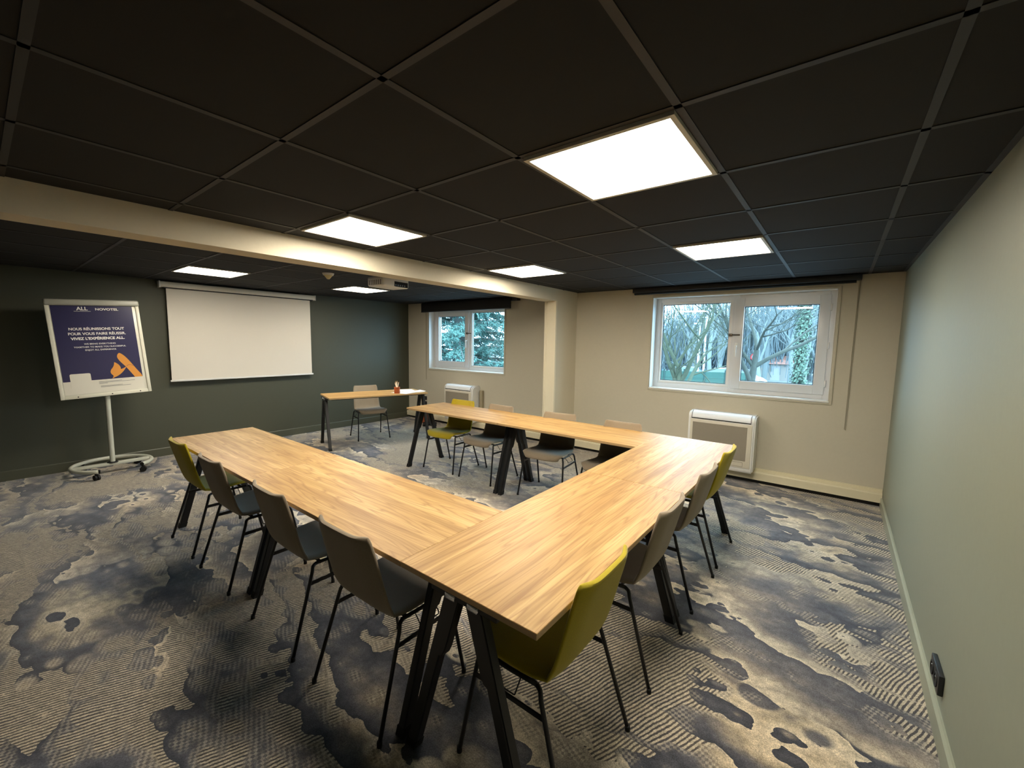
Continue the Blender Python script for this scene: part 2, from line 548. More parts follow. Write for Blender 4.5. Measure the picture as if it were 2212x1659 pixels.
# ceiling: black tiles with thin metal grid, fill-in strips at the walls
PAN = 0.6
AS = 0.6083
YG = [AS * j for j in range(-5, 7)]
XG = [PAN * i for i in range(-4, 2)]
XG2 = [-2.92 - PAN * i for i in range(0, 6)]
bm = BM()
box(bm, XL - .2, XR + .2, YB - .2, YF + WT, H, H + .12, 0)
def bar(x0, x1, y0, y1):
    box(bm, x0, x1, y0, y1, H - 0.003, H + 0.001, 1)
for x in XG + XG2:
    if XL + .05 < x < XR:
        bar(x - .012, x + .012, YB, YF)
for y in YG:
    if YB < y < YF:
        bar(-2.6, XR, y - .011, y + .011)
        bar(XL, -2.8, y - .011, y + .011)
bar(XR - .022, XR, YB, YF); bar(-2.6, XR, YF - .022, YF); bar(XL, -2.8, YF - .022, YF); bar(XL, XL + .022, YB, YF)
struct('ceiling', bm, [M_tile, M_tbar])

# beam and column
bm = BM(); box(bm, -2.80, -2.60, YB, YF, 2.10, H); struct('beam', bm, M_beam)
bm = BM()
box(bm, -2.77, -2.60, 3.48, YF, 0, 2.10, 0)
box(bm, -2.775, -2.745, 3.468, 3.482, 0, 2.10, 1)
box(bm, -2.625, -2.595, 3.468, 3.50, 0, 2.10, 1)
box(bm, -2.745, -2.625, 3.474, 3.482, 0, 2.10, 1)
struct('column', bm, [M_beam, M_col])

# skirtings
bm = BM(); prism(bm, [(XL, 0), (XL + .016, 0), (XL + .016, .098), (XL + .010, .106), (XL, .106)], 'y', YB, YF)
struct('baseboard_left', bm, mat('skirting_olive', (78, 80, 66), 0.45))
bm = BM(); prism(bm, [(XR, 0), (XR - .016, 0), (XR - .016, .088), (XR - .008, .098), (XR, .098)], 'y', YB, YF)
struct('baseboard_right', bm, mat('skirting_sage', (146, 150, 132), 0.4))
bm = BM(); box(bm, XL, -2.78, YF - .02, YF, 0, .045); box(bm, -2.59, XR, YF - .02, YF, 0, .045)
struct('baseboard_front', bm, mat('skirting_black', (16, 15, 15), 0.6))
# cable trunking along the window wall
bm = BM()
for x0, x1 in ((XL + .01, -2.79), (-2.585, XR - .004)):
    prism(bm, [(YF, .045), (YF - .065, .045), (YF - .065, .125), (YF - .058, .135), (YF - .02, .135), (YF - .02, .168), (YF, .168)], 'x', x0, x1)
struct('trim_1', bm, M_trunk)
# cover strip of pipes beside the far heater
bm = BM(); bbox(bm, -4.44, -4.38, YF - .05, YF, .17, .70, .004); struct('trim_2', bm, mat('pipe_cover_grey', (158, 148, 124), .6))

# ------------------------------------------------------------------ windows
def make_window(idx, W, sash_right):
    x0, x1, z0, z1 = W
    yf = YF + .13
    s = 1 if sash_right else -1
    xm = (x0 + x1) / 2
    def X(d):            # d measured from the window's middle, mirrored for the other window
        return xm + s * d
    def bxx(bm, a, b_, *r_, **k):
        lo, hi = min(X(a), X(b_)), max(X(a), X(b_))
        bbox(bm, lo, hi, *r_, **k)
    w = (x1 - x0) / 2
    bm = BM()
    # outer frame and centre mullion
    bxx(bm, -w, -w + .065, yf, yf + .07, z0, z1, r=.004)
    bxx(bm, w - .06, w, yf, yf + .07, z0, z1, r=.004)
    for e0, e1 in ((-w + .065, -.035), (.035, w - .06)):
        bxx(bm, e0, e1, yf + .0005, yf + .0695, z0, z0 + .065, r=.0008, seg=1)
        bxx(bm, e0, e1, yf + .0005, yf + .0695, z1 - .055, z1, r=.0008, seg=1)
    bxx(bm, -.035, .035, yf, yf + .07, z0, z1, r=.003)
    win = obj('window_%d' % idx, bm, M_white2, sharp=30)
    win['kind'] = 'structure'
    # lining of the opening
    bm = BM()
    box(bm, x0, x0 + .006, YF - .004, yf + .01, z0, z1)
    box(bm, x1 - .006, x1, YF - .004, yf + .01, z0, z1)
    box(bm, x0, x1, YF - .004, yf + .01, z1 - .006, z1)
    obj('window_lining', bm, M_white, win)
    bm = BM(); bbox(bm, x0 - .006, x1 + .006, YF - .012, yf + .01, z0 - .012, z0 + .008, r=.004)
    obj('window_sill', bm, M_white, win, sharp=30)
    # moulding around the opening
    bm = BM()
    for (a, b_, c, d) in ((x0 - .022, x0 - .004, z0 - .03, z1 + .02), (x1 + .004, x1 + .03, z0 - .03, z1 + .02)):
        bbox(bm, a, b_, YF - .010, YF, c, d, r=.003)
    bbox(bm, x0 - .004, x1 + .004, YF - .0095, YF, z1 + .002, z1 + .02, r=.002)
    bbox(bm, x0 - .004, x1 + .004, YF - .0095, YF, z0 - .032, z0 - .014, r=.002)
    obj('window_trim', bm, M_wall_front, win, sharp=30)
    # fixed light
    fx0, fx1 = -w + .065, -.035
    bm = BM()
    for (a, b_, c, d) in ((fx0, fx0 + .022, z0 + .065, z1 - .055), (fx1 - .03, fx1, z0 + .065, z1 - .055)):
        bxx(bm, a, b_, yf + .012, yf + .06, c, d, r=.003)
    bxx(bm, fx0 + .022, fx1 - .03, yf + .0125, yf + .0595, z0 + .065, z0 + .095, r=.001, seg=1)
    bxx(bm, fx0 + .022, fx1 - .03, yf + .0125, yf + .0595, z1 - .085, z1 - .055, r=.001, seg=1)
    obj('glazing_bead', bm, M_white, win, sharp=30)
    def gasket(parent, a, b_, c, d, y):
        bm = BM()
        t = .007
        bxx(bm, a, a + t, y - .002, y + .006, c, d, r=.001, seg=1)
        bxx(bm, b_ - t, b_, y - .002, y + .006, c, d, r=.001, seg=1)
        bxx(bm, a + t, b_ - t, y - .002, y + .006, c, c + t, r=.001, seg=1)
        bxx(bm, a + t, b_ - t, y - .002, y + .006, d - t, d, r=.001, seg=1)
        obj('gasket', bm, M_gasket, parent)
    def pane(parent, a, b_, c, d, y):
        bm = BM()
        lo, hi = min(X(a), X(b_)), max(X(a), X(b_))
        vs = [bm.verts.new(p) for p in ((lo, y, c), (hi, y, c), (hi, y, d), (lo, y, d))]
        bm.faces.new(vs)
        o = obj('glass_pane', bm, M_glass, parent)
        return o
    ga, gb, gc, gd = fx0 + .022, fx1 - .03, z0 + .095, z1 - .085
    gasket(win, ga, gb, gc, gd, yf + .035)
    pane(win, ga, gb, gc, gd, yf + .034)
    # opening sash, stands a little proud of the frame
    sx0, sx1, sz0, sz1 = -.005, w - .05, z0 + .055, z1 - .045
    ys = yf - .016
    bm = BM()
    t = .095
    bxx(bm, sx0, sx0 + t, ys, ys + .07, sz0, sz1, r=.005)
    bxx(bm, sx1 - t, sx1, ys, ys + .07, sz0, sz1, r=.005)
    bxx(bm, sx0 + t, sx1 - t, ys + .0005, ys + .0695, sz0 + .0008, sz0 + t, r=.001, seg=1)
    bxx(bm, sx0 + t, sx1 - t, ys + .0005, ys + .0695, sz1 - t, sz1 - .0008, r=.001, seg=1)
    sash = obj('window_sash', bm, M_white2, win, sharp=30)
    gasket(sash, sx0 + t, sx1 - t, sz0 + t, sz1 - t, ys + .035)
    pane(sash, sx0 + t, sx1 - t, sz0 + t, sz1 - t, ys + .034)
    # handle and hinges
    bm = BM()
    hx = X(sx0 + .035)
    hz = (z0 + z1) / 2 - .02
    bbox(bm, hx - .014, hx + .014, ys - .012, ys, hz - .035, hz + .035, r=.003)
    bbox(bm, hx - .009, hx + .009, ys - .045, ys - .010, hz - .009, hz + .009, r=.003)
    bbox(bm, hx - .009, hx + .009, ys - .05, ys - .036, hz - .125, hz + .010, r=.004)
    obj('window_handle', bm, M_white, sash, sharp=30)
    bm = BM()
    for q in (-.40, 0.0, .40):
        zz = (z0 + z1) / 2 + q
        cyl(bm, (X(sx1 + .006), ys + .002), .008, .008, zz - .035, zz + .035, 12)
    obj('hinge', bm, M_white, sash)
    # lockable stay fastened between fixed light and sash
    bm = BM()
    zl = (z0 + z1) / 2 + .11
    xa, xb = X(-.05), X(.03)
    lo, hi = min(xa, xb), max(xa, xb)
    bbox(bm, lo - .004, lo + .034, ys - .028, ys + .002, zl - .016, zl + .016, r=.003)
    tube(bm, [(lo + .02, ys - .016, zl), (hi + .035, ys - .016, zl)], .007, 8)
    obj('window_lock', bm, mat('brass_dark', (92, 84, 74), .35, metal=.8), sash, sharp=30)
    return win
make_window(1, W1, True)
make_window(2, W2, False)

# roller blinds
def blind(x0, x1, zb, label, drop):
    t = thing('roller_blind', label, 'blind', (0, 0, 0))
    y1 = YF - .002
    bm = BM(); bbox(bm, x0, x1, y1 - .085, y1, H - .062, H - .006, r=.006)
    obj('blind_case', bm, M_blindcase, t, sharp=30)
    if drop:
        bm = BM(); bbox(bm, x0 + .01, x1 - .12, y1 - .112, y1 - .088, zb, H - .02, r=.005)
        obj('blind_fabric', bm, M_blind, t, sharp=30)
        bm = BM(); bbox(bm, x0 + .01, x1 - .12, y1 - .116, y1 - .086, zb - .012, zb + .004, r=.004)
        obj('bottom_bar', bm, M_blindcase, t, sharp=30)
    else:
        bm = BM(); tube(bm, [(x0 + .02, y1 - .05, H - .068), (x1 - .04, y1 - .05, H - .068)], .02, 12)
        obj('blind_fabric', bm, M_blind, t)
    cx = x1 - .02 if not drop else x0 + .02
    bm = BM()
    zc = .72 if not drop else .80
    tube(bm, [(cx, y1 - .02, H - .03), (cx + .002, y1 - .004, 2.0), (cx - .004, y1 - .004, zc), (cx + .006, y1 - .004, zc - .01),
              (cx + .01, y1 - .004, 2.0), (cx + .012, y1 - .02, H - .03)], .0022, 6)
    obj('pull_cord', bm, mat('cord_grey', (150, 142, 120), .7), t)
    return t
blind(-1.745, .545, H - .07, 'black roller blind case fully rolled up above the window on the right', False)
blind(-5.90, -3.62, 2.085, 'black roller blind let down a hand above the cedar view window', True)

# ------------------------------------------------------------------ ceiling lamps
def ceiling_light(x0, y0, label):
    t = thing('ceiling_light', label, 'ceiling light', (x0 + .3, y0 + .3, H), group='square ceiling light panels')
    a = .285
    bm = BM()
    for (p, q, r_, s) in ((-a, -a + .018, -a, a), (a - .018, a, -a, a), (-a + .018, a - .018, -a, -a + .018), (-a + .018, a - .018, a - .018, a)):
        bbox(bm, p, q, r_, s, -.014, 0.0, r=.0008, seg=1)
    obj('lamp_frame', bm, M_lampframe, t)
    bm = BM(); box(bm, -a + .018, a - .018, -a + .018, a - .018, -.009, -.001)
    obj('diffuser', bm, M_lamp, t)
    return t
ceiling_light(-.6, .0, 'large bright ceiling panel nearest the camera, above the near corner of the tables')
ceiling_light(-2.4, .0, 'bright ceiling panel above the left row of tables, touching the beam side')
ceiling_light(-.6, 3 * AS, 'bright ceiling panel in front of the window with bare trees')
ceiling_light(-2.4, 3 * AS, 'smallest looking bright ceiling panel of the main bay, beside the beam close to the column')
ceiling_light(-5.32, .0, 'bright ceiling panel just in front of the projection screen case')
ceiling_light(-5.32, 3 * AS - .02, 'bright ceiling panel behind the projector, near the green corner')

# ------------------------------------------------------------------ tables
def make_table(L, label, loc, rotz, group='oak folding tables in the horseshoe', W=0.6, out=(0, 0)):
    t = thing('meeting_table', label, 'table', loc, rotz, group)
    h = .74
    bm = BM()
    bbox(bm, -L / 2 + .0006, L / 2 - .0006, -W / 2, W / 2, h - .022, h, r=.0015, seg=1)
    for f in bm.faces:
        n = f.normal if f.normal.length else Vector((0, 0, 1))
    bm.normal_update()
    for f in bm.faces:
        if abs(f.normal.z) < .5:
            f.material_index = 1
        elif f.normal.z < 0:
            f.material_index = 2
    obj('tabletop', bm, [M_wood, M_woodedge, M_underside], t)
    # steel rails under the top
    for sy in (-1, 1):
        bm = BM(); bbox(bm, -L / 2 + .06, L / 2 - .06, sy * .13 - .018, sy * .13 + .018, h - .052, h - .023, r=.003, seg=1)
        obj('rail', bm, M_black, t)
    for sx in (-1, 1):
        o_ = out[0] if sx < 0 else out[1]
        xe = sx * (L / 2 - .012 + o_)
        xi = sx * (L / 2 - .050 + o_)
        xa, xb = min(xe, xi), max(xe, xi)
        # folding end bracket
        bm = BM()
        bbox(bm, xa, xb, -.150, .150, h - .050, h - .023, r=.005)
        obj('end_bracket', bm, M_black, t, sharp=30)
        for sy in (-1, 1):
            yt, yb = .056, W / 2 - .032
            def yy(z):
                return yb + (yt - yb) * z / (h - .03)
            bm = BM()
            hw = .024
            zn = .46
            prof = [(yy(.03) + hw, .03), (yy(h - .035) + hw, h - .035), (yy(h - .035) - hw - .022, h - .035),
                    (yy(zn + .03) - hw - .020, zn + .03), (yy(zn) - hw - .014, zn), (yy(zn - .005) - hw, zn - .005), (yy(.03) - hw, .03)]
            prism(bm, [(sy * p[0], p[1]) for p in prof], 'x', xa, xb)
            bmesh.ops.bevel(bm, geom=list(bm.edges), offset=.004, segments=2, affect='EDGES')
            leg = obj('leg', bm, M_black, t, sharp=30)
            bm = BM()
            prism(bm, [(sy * (yb + hw + .001), 0), (sy * (yy(.035) + hw + .0015), .035), (sy * (yy(.035) - hw - .0015), .035), (sy * (yb - hw - .001), 0)], 'x', xa - .0015, xb + .0015)
            obj('foot_cap', bm, M_blackrub, leg)
            # bright clip at the hinge of the leg
            bm = BM()
            yc = sy * (yt - .005)
            bbox(bm, xe - sx * .002 - .010, xe - sx * .002 + .010, yc - .024, yc + .024, h - .050, h - .026, r=.006)
            obj('leg_clip', bm, M_chrome, leg, sharp=30)
    return t
AX = -.48
T = {}
make_table(1.426, 'oak table top in the right row whose near corner points at the camera', (AX, -.43 + .713, 0), pi / 2, W=.612)
make_table(1.426, 'oak table in the right row at the corner below the window with bare trees', (AX, .997 + .713, 0), pi / 2, W=.612)
make_table(1.475, 'oak table of the left row that butts against the right row', (-.787 - .7375, -.13, 0), 0)
make_table(1.475, 'oak table at the free end of the left row by the yellow chair', (-2.264 - .7375, -.13, 0), 0)
make_table(1.43, 'oak table of the far row that meets the right row below the column', (-.787 - .715, 2.126, 0), 0)
make_table(1.43, 'oak table at the free end of the far row, beside the separate desk', (-2.219 - .715, 2.126, 0), 0, out=(.035, 0))
DR = math.atan2(.956, .292)
du = Vector((cos(DR), sin(DR), 0)); dn = Vector((-du.y, du.x, 0))
deskc = Vector((-4.80, 2.28, 0)) + dn * .31
make_table(1.44, 'separate oak desk standing askew before the dark green wall, holding papers', (deskc.x, deskc.y, 0), DR, group='oak presenter desk', W=.62, out=(.03, .05))

# ------------------------------------------------------------------ chairs
prof_seat = [(.226, .410), (.234, .422), (.226, .437), (.190, .4435), (.120, .4415), (.040, .436), (-.030, .430), (-.085, .430), (-.128, .441)]
prof_back = [(-.128, .441), (-.154, .463), (-.172, .500), (-.187, .550), (-.204, .610), (-.220, .672), (-.237, .735), (-.250, .785), (-.254, .800)]
US = [-1, -.97, -.88, -.76, -.6, -.4, -.2, 0, .2, .4, .6, .76, .88, .97, 1]

def shell_mesh(prof, part):
    bm = BM()
    n = len(prof)
    T_ = .022
    outer, inner = [], []
    for i, (y, z) in enumerate(prof):
        a = Vector(prof[max(i - 1, 0)]); b_ = Vector(prof[min(i + 1, n - 1)])
        # use the joined profile at the seam so both parts agree
        if part == 'seat' and i == n - 1:
            b_ = Vector(prof_back[1])
        if part == 'back' and i == 0:
            a = Vector(prof_seat[-2])
        tg = (b_ - a).normalized()
        nr = Vector((-tg.y, tg.x))          # towards the sitter's side: up / forward
        if nr.y < 0 and part == 'seat' and i > 2:
            nr = -nr
        nr = Vector((tg.y, -tg.x))
        if part == 'seat':
            f = i / (n - 1)
            hw = .214 + .016 * sin(pi * min(1, f * 1.1)) if i > 1 else .196
            wing = .007 + .003 * f
        else:
            f = i / (n - 1)
            hw = .216 - .016 * f
            if i == n - 1: hw = .180
            if i == n - 2: hw = .196
            wing = .012 + .014 * f
        ro, ri = [], []
        for u in US:
            au = abs(u)
            wv = 0 if au < .58 else ((au - .58) / .42) ** 1.4
            x = hw * u * (1 - .05 * wv)
            base = Vector((x, y, z))
            up = Vector((0, nr.x, nr.y))
            if part == 'seat':
                up_in = Vector((0, 0, 1)) if True else up
                p = base + Vector((0, 0, 1)) * (wing * wv) * (1 if i > 1 else .3)
                if i < 3:
                    p.y -= .030 * au ** 3
            else:
                p = base + Vector((0, 1, .25)) * (wing * wv + .005 * au ** 2)
                if i == 0:
                    p = base + Vector((0, .3, 1)) * (.010 * wv)
            if part == 'seat' and i == n - 1:
                p = base + Vector((0, .3, 1)) * (.010 * wv)
            th = T_ * (1 - .55 * max(0, (au - .9) / .1))
            off = Vector((0, nr.x, nr.y)) * th
            ro.append(bm.verts.new(p))
            ri.append(bm.verts.new(p + off))
        outer.append(ro); inner.append(ri)
    m_ = len(US)
    for i in range(n - 1):
        for k in range(m_ - 1):
            bm.faces.new((outer[i][k], outer[i][k + 1], outer[i + 1][k + 1], outer[i + 1][k]))
            bm.faces.new((inner[i][k], inner[i + 1][k], inner[i + 1][k + 1], inner[i][k + 1]))
        bm.faces.new((outer[i][0], outer[i + 1][0], inner[i + 1][0], inner[i][0]))
        bm.faces.new((outer[i][-1], inner[i][-1], inner[i + 1][-1], outer[i + 1][-1]))
    end = 0 if part == 'seat' else n - 1
    for k in range(m_ - 1):
        bm.faces.new((outer[end][k], inner[end][k], inner[end][k + 1], outer[end][k + 1]))
    bmesh.ops.recalc_face_normals(bm, faces=list(bm.faces))
    return bm

def make_chair(fab, seatm):
    t = bpy.data.objects.new('meeting_chair', None)
    C.objects.link(t)
    t.empty_display_size = .1
    for nm, prof, part, m_ in (('seat', prof_seat, 'seat', fab), ('backrest', prof_back, 'back', fab)):
        o = obj(nm, shell_mesh(prof, part), m_, t)
        for p in o.data.polygons:
            p.use_smooth = True
        o.data.set_sharp_from_angle(angle=radians(75))
        md = o.modifiers.new('smooth', 'SUBSURF'); md.levels = 1; md.render_levels = 1
    R_ = .0085
    for sx in (-1, 1):
        # frame rail under the seat
        bm = BM()
        tube(bm, [(sx * .200, .140, .4205), (sx * .202, .02, .4205), (sx * .198, -.085, .4205)], R_, 10)
        obj('seat_rail', bm, M_black, t)
        for yt, yf_ in ((.150, .232), (-.098, -.232)):
            bm = BM()
            s2 = 1 if yt > 0 else -1
            pts = [(sx * .200, yt - s2 * .012, .4205), (sx * .210, yt + s2 * .008, .418), (sx * .217, yt + s2 * .014, .396), (sx * .243, yf_, .010)]
            tube(bm, arc_pts(pts, .02, 3), R_, 10)
            lg = obj('leg', bm, M_black, t)
            bm = BM()
            cyl(bm, (sx * .2434, yf_), .0105, .0100, 0, .022, 12)
            obj('glide', bm, M_blackrub, lg)
        bm = BM()
        bbox(bm, sx * .2245 - .003, sx * .2245 + .003, -.135, .172, .330, .350, r=.0015, seg=1)
        obj('side_stretcher', bm, M_black, t)
        # bent wire for hooking chairs in a row
        bm = BM()
        tube(bm, arc_pts([(sx * .202, .080, .414), (sx * .232, .082, .385), (sx * .236, .082, .372), (sx * .236, -.020, .372), (sx * .232, -.022, .385), (sx * .202, -.020, .414)], .012, 3), .0028, 6)
        obj('linking_hook', bm, M_black, t)
    for y in (.105, -.06):
        bm = BM(); tube(bm, [(-.200, y, .418), (-.1, y, .421), (.1, y, .421), (.200, y, .418)], .008, 8)
        obj('cross_bar', bm, M_black, t)
    return t

proto = {'grey': make_chair(M_fab_grey, M_seat_grey), 'yellow': make_chair(M_fab_yellow, M_seat_yellow)}
used = {'grey': False, 'yellow': False}
def place_chair(kind, x, y, rz, label, group):
    o = copy_tree(proto[kind]) if used[kind] else proto[kind]
    used[kind] = True
    o.location = (x, y, 0)
    o.rotation_euler = (0, 0, rz)
    tag(o, label, 'chair', group)
    return o
rnd = random.Random(3)
gA, gB, gC = 'chairs along the right row of tables', 'chairs along the left row of tables', 'chairs along the far row of tables'
chairs = [
    ('yellow', -0.360, -.070, pi / 2, 'mustard yellow chair closest to the camera, at the pointed corner of the tables', gA),
    ('grey', -0.360, .648, pi / 2 + .01, 'taupe chair directly behind the nearest yellow chair on the right row', gA),
    ('grey', -0.363, 1.357, pi / 2 - .01, 'taupe chair of the right row next to the yellow chair by the heater', gA),
    ('yellow', -0.368, 1.985, pi / 2, 'mustard yellow chair in front of the wall heater at the end of the right row', gA),
    ('yellow', -3.285, -.268, 0, 'mustard yellow chair at the free end of the left row near the flip chart', gB),
    ('grey', -2.615, -.270, .01, 'taupe chair right beside the yellow chair of the left row', gB),
    ('grey', -1.776, -.266, -.01, 'taupe chair at the middle of the left row, before the seam of the tables', gB),
    ('grey', -1.090, -.264, .015, 'large taupe chair back nearest the camera on the left row', gB),
    ('yellow', -3.270, 2.205, pi + .05, 'mustard yellow chair at the free end of the far row below the cedar window', gC),
    ('grey', -2.665, 2.212, pi - .02, 'taupe chair beside the yellow one in the far row, left of the column', gC),
    ('grey', -1.835, 2.225, pi + .12, 'taupe chair of the far row standing in front of the column', gC),
    ('grey', -1.150, 2.205, pi, 'taupe chair of the far row nearest the corner of the horseshoe', gC),
    ('grey', -5.412, 2.470, DR + pi, 'taupe chair alone behind the askew desk by the dark green wall', 'chair at the desk'),
]
for c in chairs:
    place_chair(*c)

# ------------------------------------------------------------------ things on the desk
def desk_pt(a, d):            # a along the desk from its middle, d from its front edge
    return deskc + du * a + dn * (d - .31)
zt = .7405
p = desk_pt(.27, .12)
cup = thing('pencil_cup', 'terracotta pencil cup full of pale pencils on the desk', 'pencil cup', (p.x, p.y, zt))
bm = BM()
seg = 28
prof = [(.0, 0), (.042, 0), (.043, .004), (.043, .096), (.041, .098), (.039, .096), (.039, .006), (0, .006)]
rings = []
for (r_, z_) in prof:
    if r_ == 0:
        rings.append([bm.verts.new((0, 0, z_))])
    else:
        rings.append([bm.verts.new((r_ * cos(2 * pi * k / seg), r_ * sin(2 * pi * k / seg), z_)) for k in range(seg)])
for i in range(len(rings) - 1):
    A_, B_ = rings[i], rings[i + 1]
    for k in range(seg):
        k2 = (k + 1) % seg
        if len(A_) == 1:
            bm.faces.new((A_[0], B_[k2], B_[k]))
        elif len(B_) == 1:
            bm.faces.new((A_[k], A_[k2], B_[0]))
        else:
            bm.faces.new((A_[k], A_[k2], B_[k2], B_[k]))
bmesh.ops.recalc_face_normals(bm, faces=list(bm.faces))
obj('cup_body', bm, M_cup, cup, sharp=40)
bm = BM()
for z_ in (.022, .074):
    for k in range(seg):
        pass
    cyl(bm, (0, 0), .0442, .0442, z_, z_ + .006, 28)
obj('stitched_band', bm, mat('leather_dark', (132, 60, 30), .6), cup)
tilts = [(-.28, .10, 'tilting furthest towards the window side'), (-.12, -.16, 'leaning back towards the wall'), (.02, .05, 'standing straightest and tallest'),
         (.22, -.08, 'leaning to the papers'), (.30, .12, 'leaning furthest over the papers'), (-.20, -.02, 'leaning towards the empty end of the desk')]
for i, (tx, ty, w_) in enumerate(tilts):
    bm = BM()
    ln = .165 + .01 * (i % 3)
    tube(bm, [(0, 0, 0), (0, 0, ln - .018)], .0042, 6)
    tube(bm, [(0, 0, ln - .018), (0, 0, ln)], [.0042, .0008], 6, mi=1)
    o = obj('pencil', bm, [M_pencil, M_pencil_tip])
    base = Vector((p.x, p.y, zt + .008)) - (du * tx + dn * ty) * .05
    o.location = base
    d = (du * tx + dn * ty + Vector((0, 0, 1))).normalized()
    o.rotation_euler = d.to_track_quat('Z', 'Y').to_euler()
    tag(o, 'pale wooden pencil in the terracotta cup, ' + w_, 'pencil', 'pencils in the desk cup')
def paper(a, d, w_, h_, rz, z_, label, n=1, curl=0.0, name='paper_sheet'):
    bm = BM()
    K = 10
    g = []
    for i in range(K + 1):
        row = []
        for j in range(5):
            x = -w_ / 2 + w_ * i / K
            y = -h_ / 2 + h_ * j / 4
            zz = curl * max(0, (x / (w_ / 2)) - .5) ** 2 * 4 * .5
            row.append((bm.verts.new((x, y, zz)), bm.verts.new((x, y, zz + .0012 * n))))
        g.append(row)
    for i in range(K):
        for j in range(4):
            for s_ in (0, 1):
                q = [g[i][j][s_], g[i + 1][j][s_], g[i + 1][j + 1][s_], g[i][j + 1][s_]]
                bm.faces.new(q if s_ else q[::-1])
    for i in range(K):
        bm.faces.new((g[i][0][0], g[i + 1][0][0], g[i + 1][0][1], g[i][0][1]))
        bm.faces.new((g[i][4][0], g[i][4][1], g[i + 1][4][1], g[i + 1][4][0]))
    for j in range(4):
        bm.faces.new((g[0][j][0], g[0][j][1], g[0][j + 1][1], g[0][j + 1][0]))
        bm.faces.new((g[K][j][0], g[K][j + 1][0], g[K][j + 1][1], g[K][j][1]))
    o = obj(name, bm, M_paper, sharp=30)
    q = desk_pt(a, d)
    o.location = (q.x, q.y, z_)
    o.rotation_euler = (0, 0, DR + rz)
    return tag(o, label, 'paper', 'white papers on the desk')
paper(.375, .155, .21, .297, .5, zt, 'white paper sheet lying flat right beside the pencil cup')
paper(.56, .17, .297, .21, .05, zt + .0015, 'white paper stack over the end of the desk with one curled corner', n=4, curl=.02, name='paper_stack')
paper(.50, .45, .297, .21, -.1, zt, 'white paper sheet at the wall side of the desk end')

# ------------------------------------------------------------------ floor things by the far heater
bin_ = thing('waste_bin', 'copper coloured round waste bin standing on the carpet below the cedar window', 'waste bin', (-5.72, 3.84, 0))
bm = BM()
seg = 32
prof = [(0, .0), (.095, .0), (.10, .006), (.125, .28), (.129, .284), (.125, .288), (.121, .282), (.097, .012), (0, .012)]
rings = []
for (r_, z_) in prof:
    rings.append([bm.verts.new((0, 0, z_))] if r_ == 0 else [bm.verts.new((r_ * cos(2 * pi * k / seg), r_ * sin(2 * pi * k / seg), z_)) for k in range(seg)])
for i in range(len(rings) - 1):
    A_, B_ = rings[i], rings[i + 1]
    for k in range(seg):
        k2 = (k + 1) % seg
        if len(A_) == 1: bm.faces.new((A_[0], B_[k2], B_[k]))
        elif len(B_) == 1: bm.faces.new((A_[k], A_[k2], B_[0]))
        else: bm.faces.new((A_[k], A_[k2], B_[k2], B_[k]))
bmesh.ops.recalc_face_normals(bm, faces=list(bm.faces))
obj('bin_body', bm, M_bin, bin_, sharp=40)
bm = BM(); tube(bm, [(.127 * cos(2 * pi * k / 32), .127 * sin(2 * pi * k / 32), .286) for k in range(33)], .004, 6, cap=False)
obj('rim', bm, mat('copper_dark', (120, 58, 36), .4, metal=.6), bin_)
st = thing('floor_stand', 'low black stand with cross feet between waste bin and heater', 'stand', (-5.40, 3.70, 0))
bm = BM(); bbox(bm, -.028, .028, -.018, .018, .04, .34, r=.005); obj('post', bm, M_black, st, sharp=30)
bm = BM()
bbox(bm, -.16, .16, -.03, .03, 0, .045, r=.008)
bbox(bm, -.028, .028, -.15, .15, 0, .043, r=.008)
obj('cross_foot', bm, M_black, st, sharp=30)
bm = BM(); bbox(bm, -.07, .07, -.05, .05, .34, .36, r=.006); obj('top_plate', bm, M_black, st, sharp=30)

# wall sockets
def socket(name, loc, axis, label, n=2, w_=.082, proud=.012):
    t = thing(name, label, 'socket', loc, 0 if axis == 'y' else -pi / 2)
    bm = BM()
    bbox(bm, -w_ * n / 2, w_ * n / 2, -proud, 0, -w_ / 2, w_ / 2, r=.004)
    obj('socket_plate', bm, mat('socket_black', (22, 24, 27), .35), t, sharp=30)
    for k in range(n):
        cx = -w_ * n / 2 + w_ * (k + .5)
        bm = BM()
        segs = 24
        ro, ri, rb = [], [], []
        for q in range(segs):
            tt = 2 * pi * q / segs
            ro.append(bm.verts.new((cx + .029 * cos(tt), -proud - .0035, .029 * sin(tt))))
            ri.append(bm.verts.new((cx + .022 * cos(tt), -proud - .0035, .022 * sin(tt))))
            rb.append(bm.verts.new((cx + .021 * cos(tt), -proud + .0015, .021 * sin(tt))))
        rz_ = [bm.verts.new((cx + .030 * cos(2 * pi * q / segs), -proud + .001, .030 * sin(2 * pi * q / segs))) for q in range(segs)]
        for q in range(segs):
            q2 = (q + 1) % segs
            bm.faces.new((rz_[q], rz_[q2], ro[q2], ro[q])); bm.faces.new((ro[q], ro[q2], ri[q2], ri[q])); bm.faces.new((ri[q], ri[q2], rb[q2], rb[q]))
        bm.faces.new(rb)
        bmesh.ops.recalc_face_normals(bm, faces=list(bm.faces))
        o = obj('socket_well', bm, M_blackrub, t, sharp=40)
        bm = BM(); tube(bm, [(cx, -proud + .001, .012), (cx, -proud - .004, .012)], .0028, 8)
        obj('earth_pin', bm, M_chrome, o)
    return t
socket('wall_socket', (XR, 1.03, .205), 'x', 'black double wall socket low on the pale sage wall', 2, .085, .018)
socket('wall_socket', (-5.94, YF, .425), 'y', 'upper black socket on the beige wall behind the desk end', 2, .075)
socket('wall_socket', (-5.94, YF, .325), 'y', 'lower black socket on the beige wall behind the desk end', 2, .075)

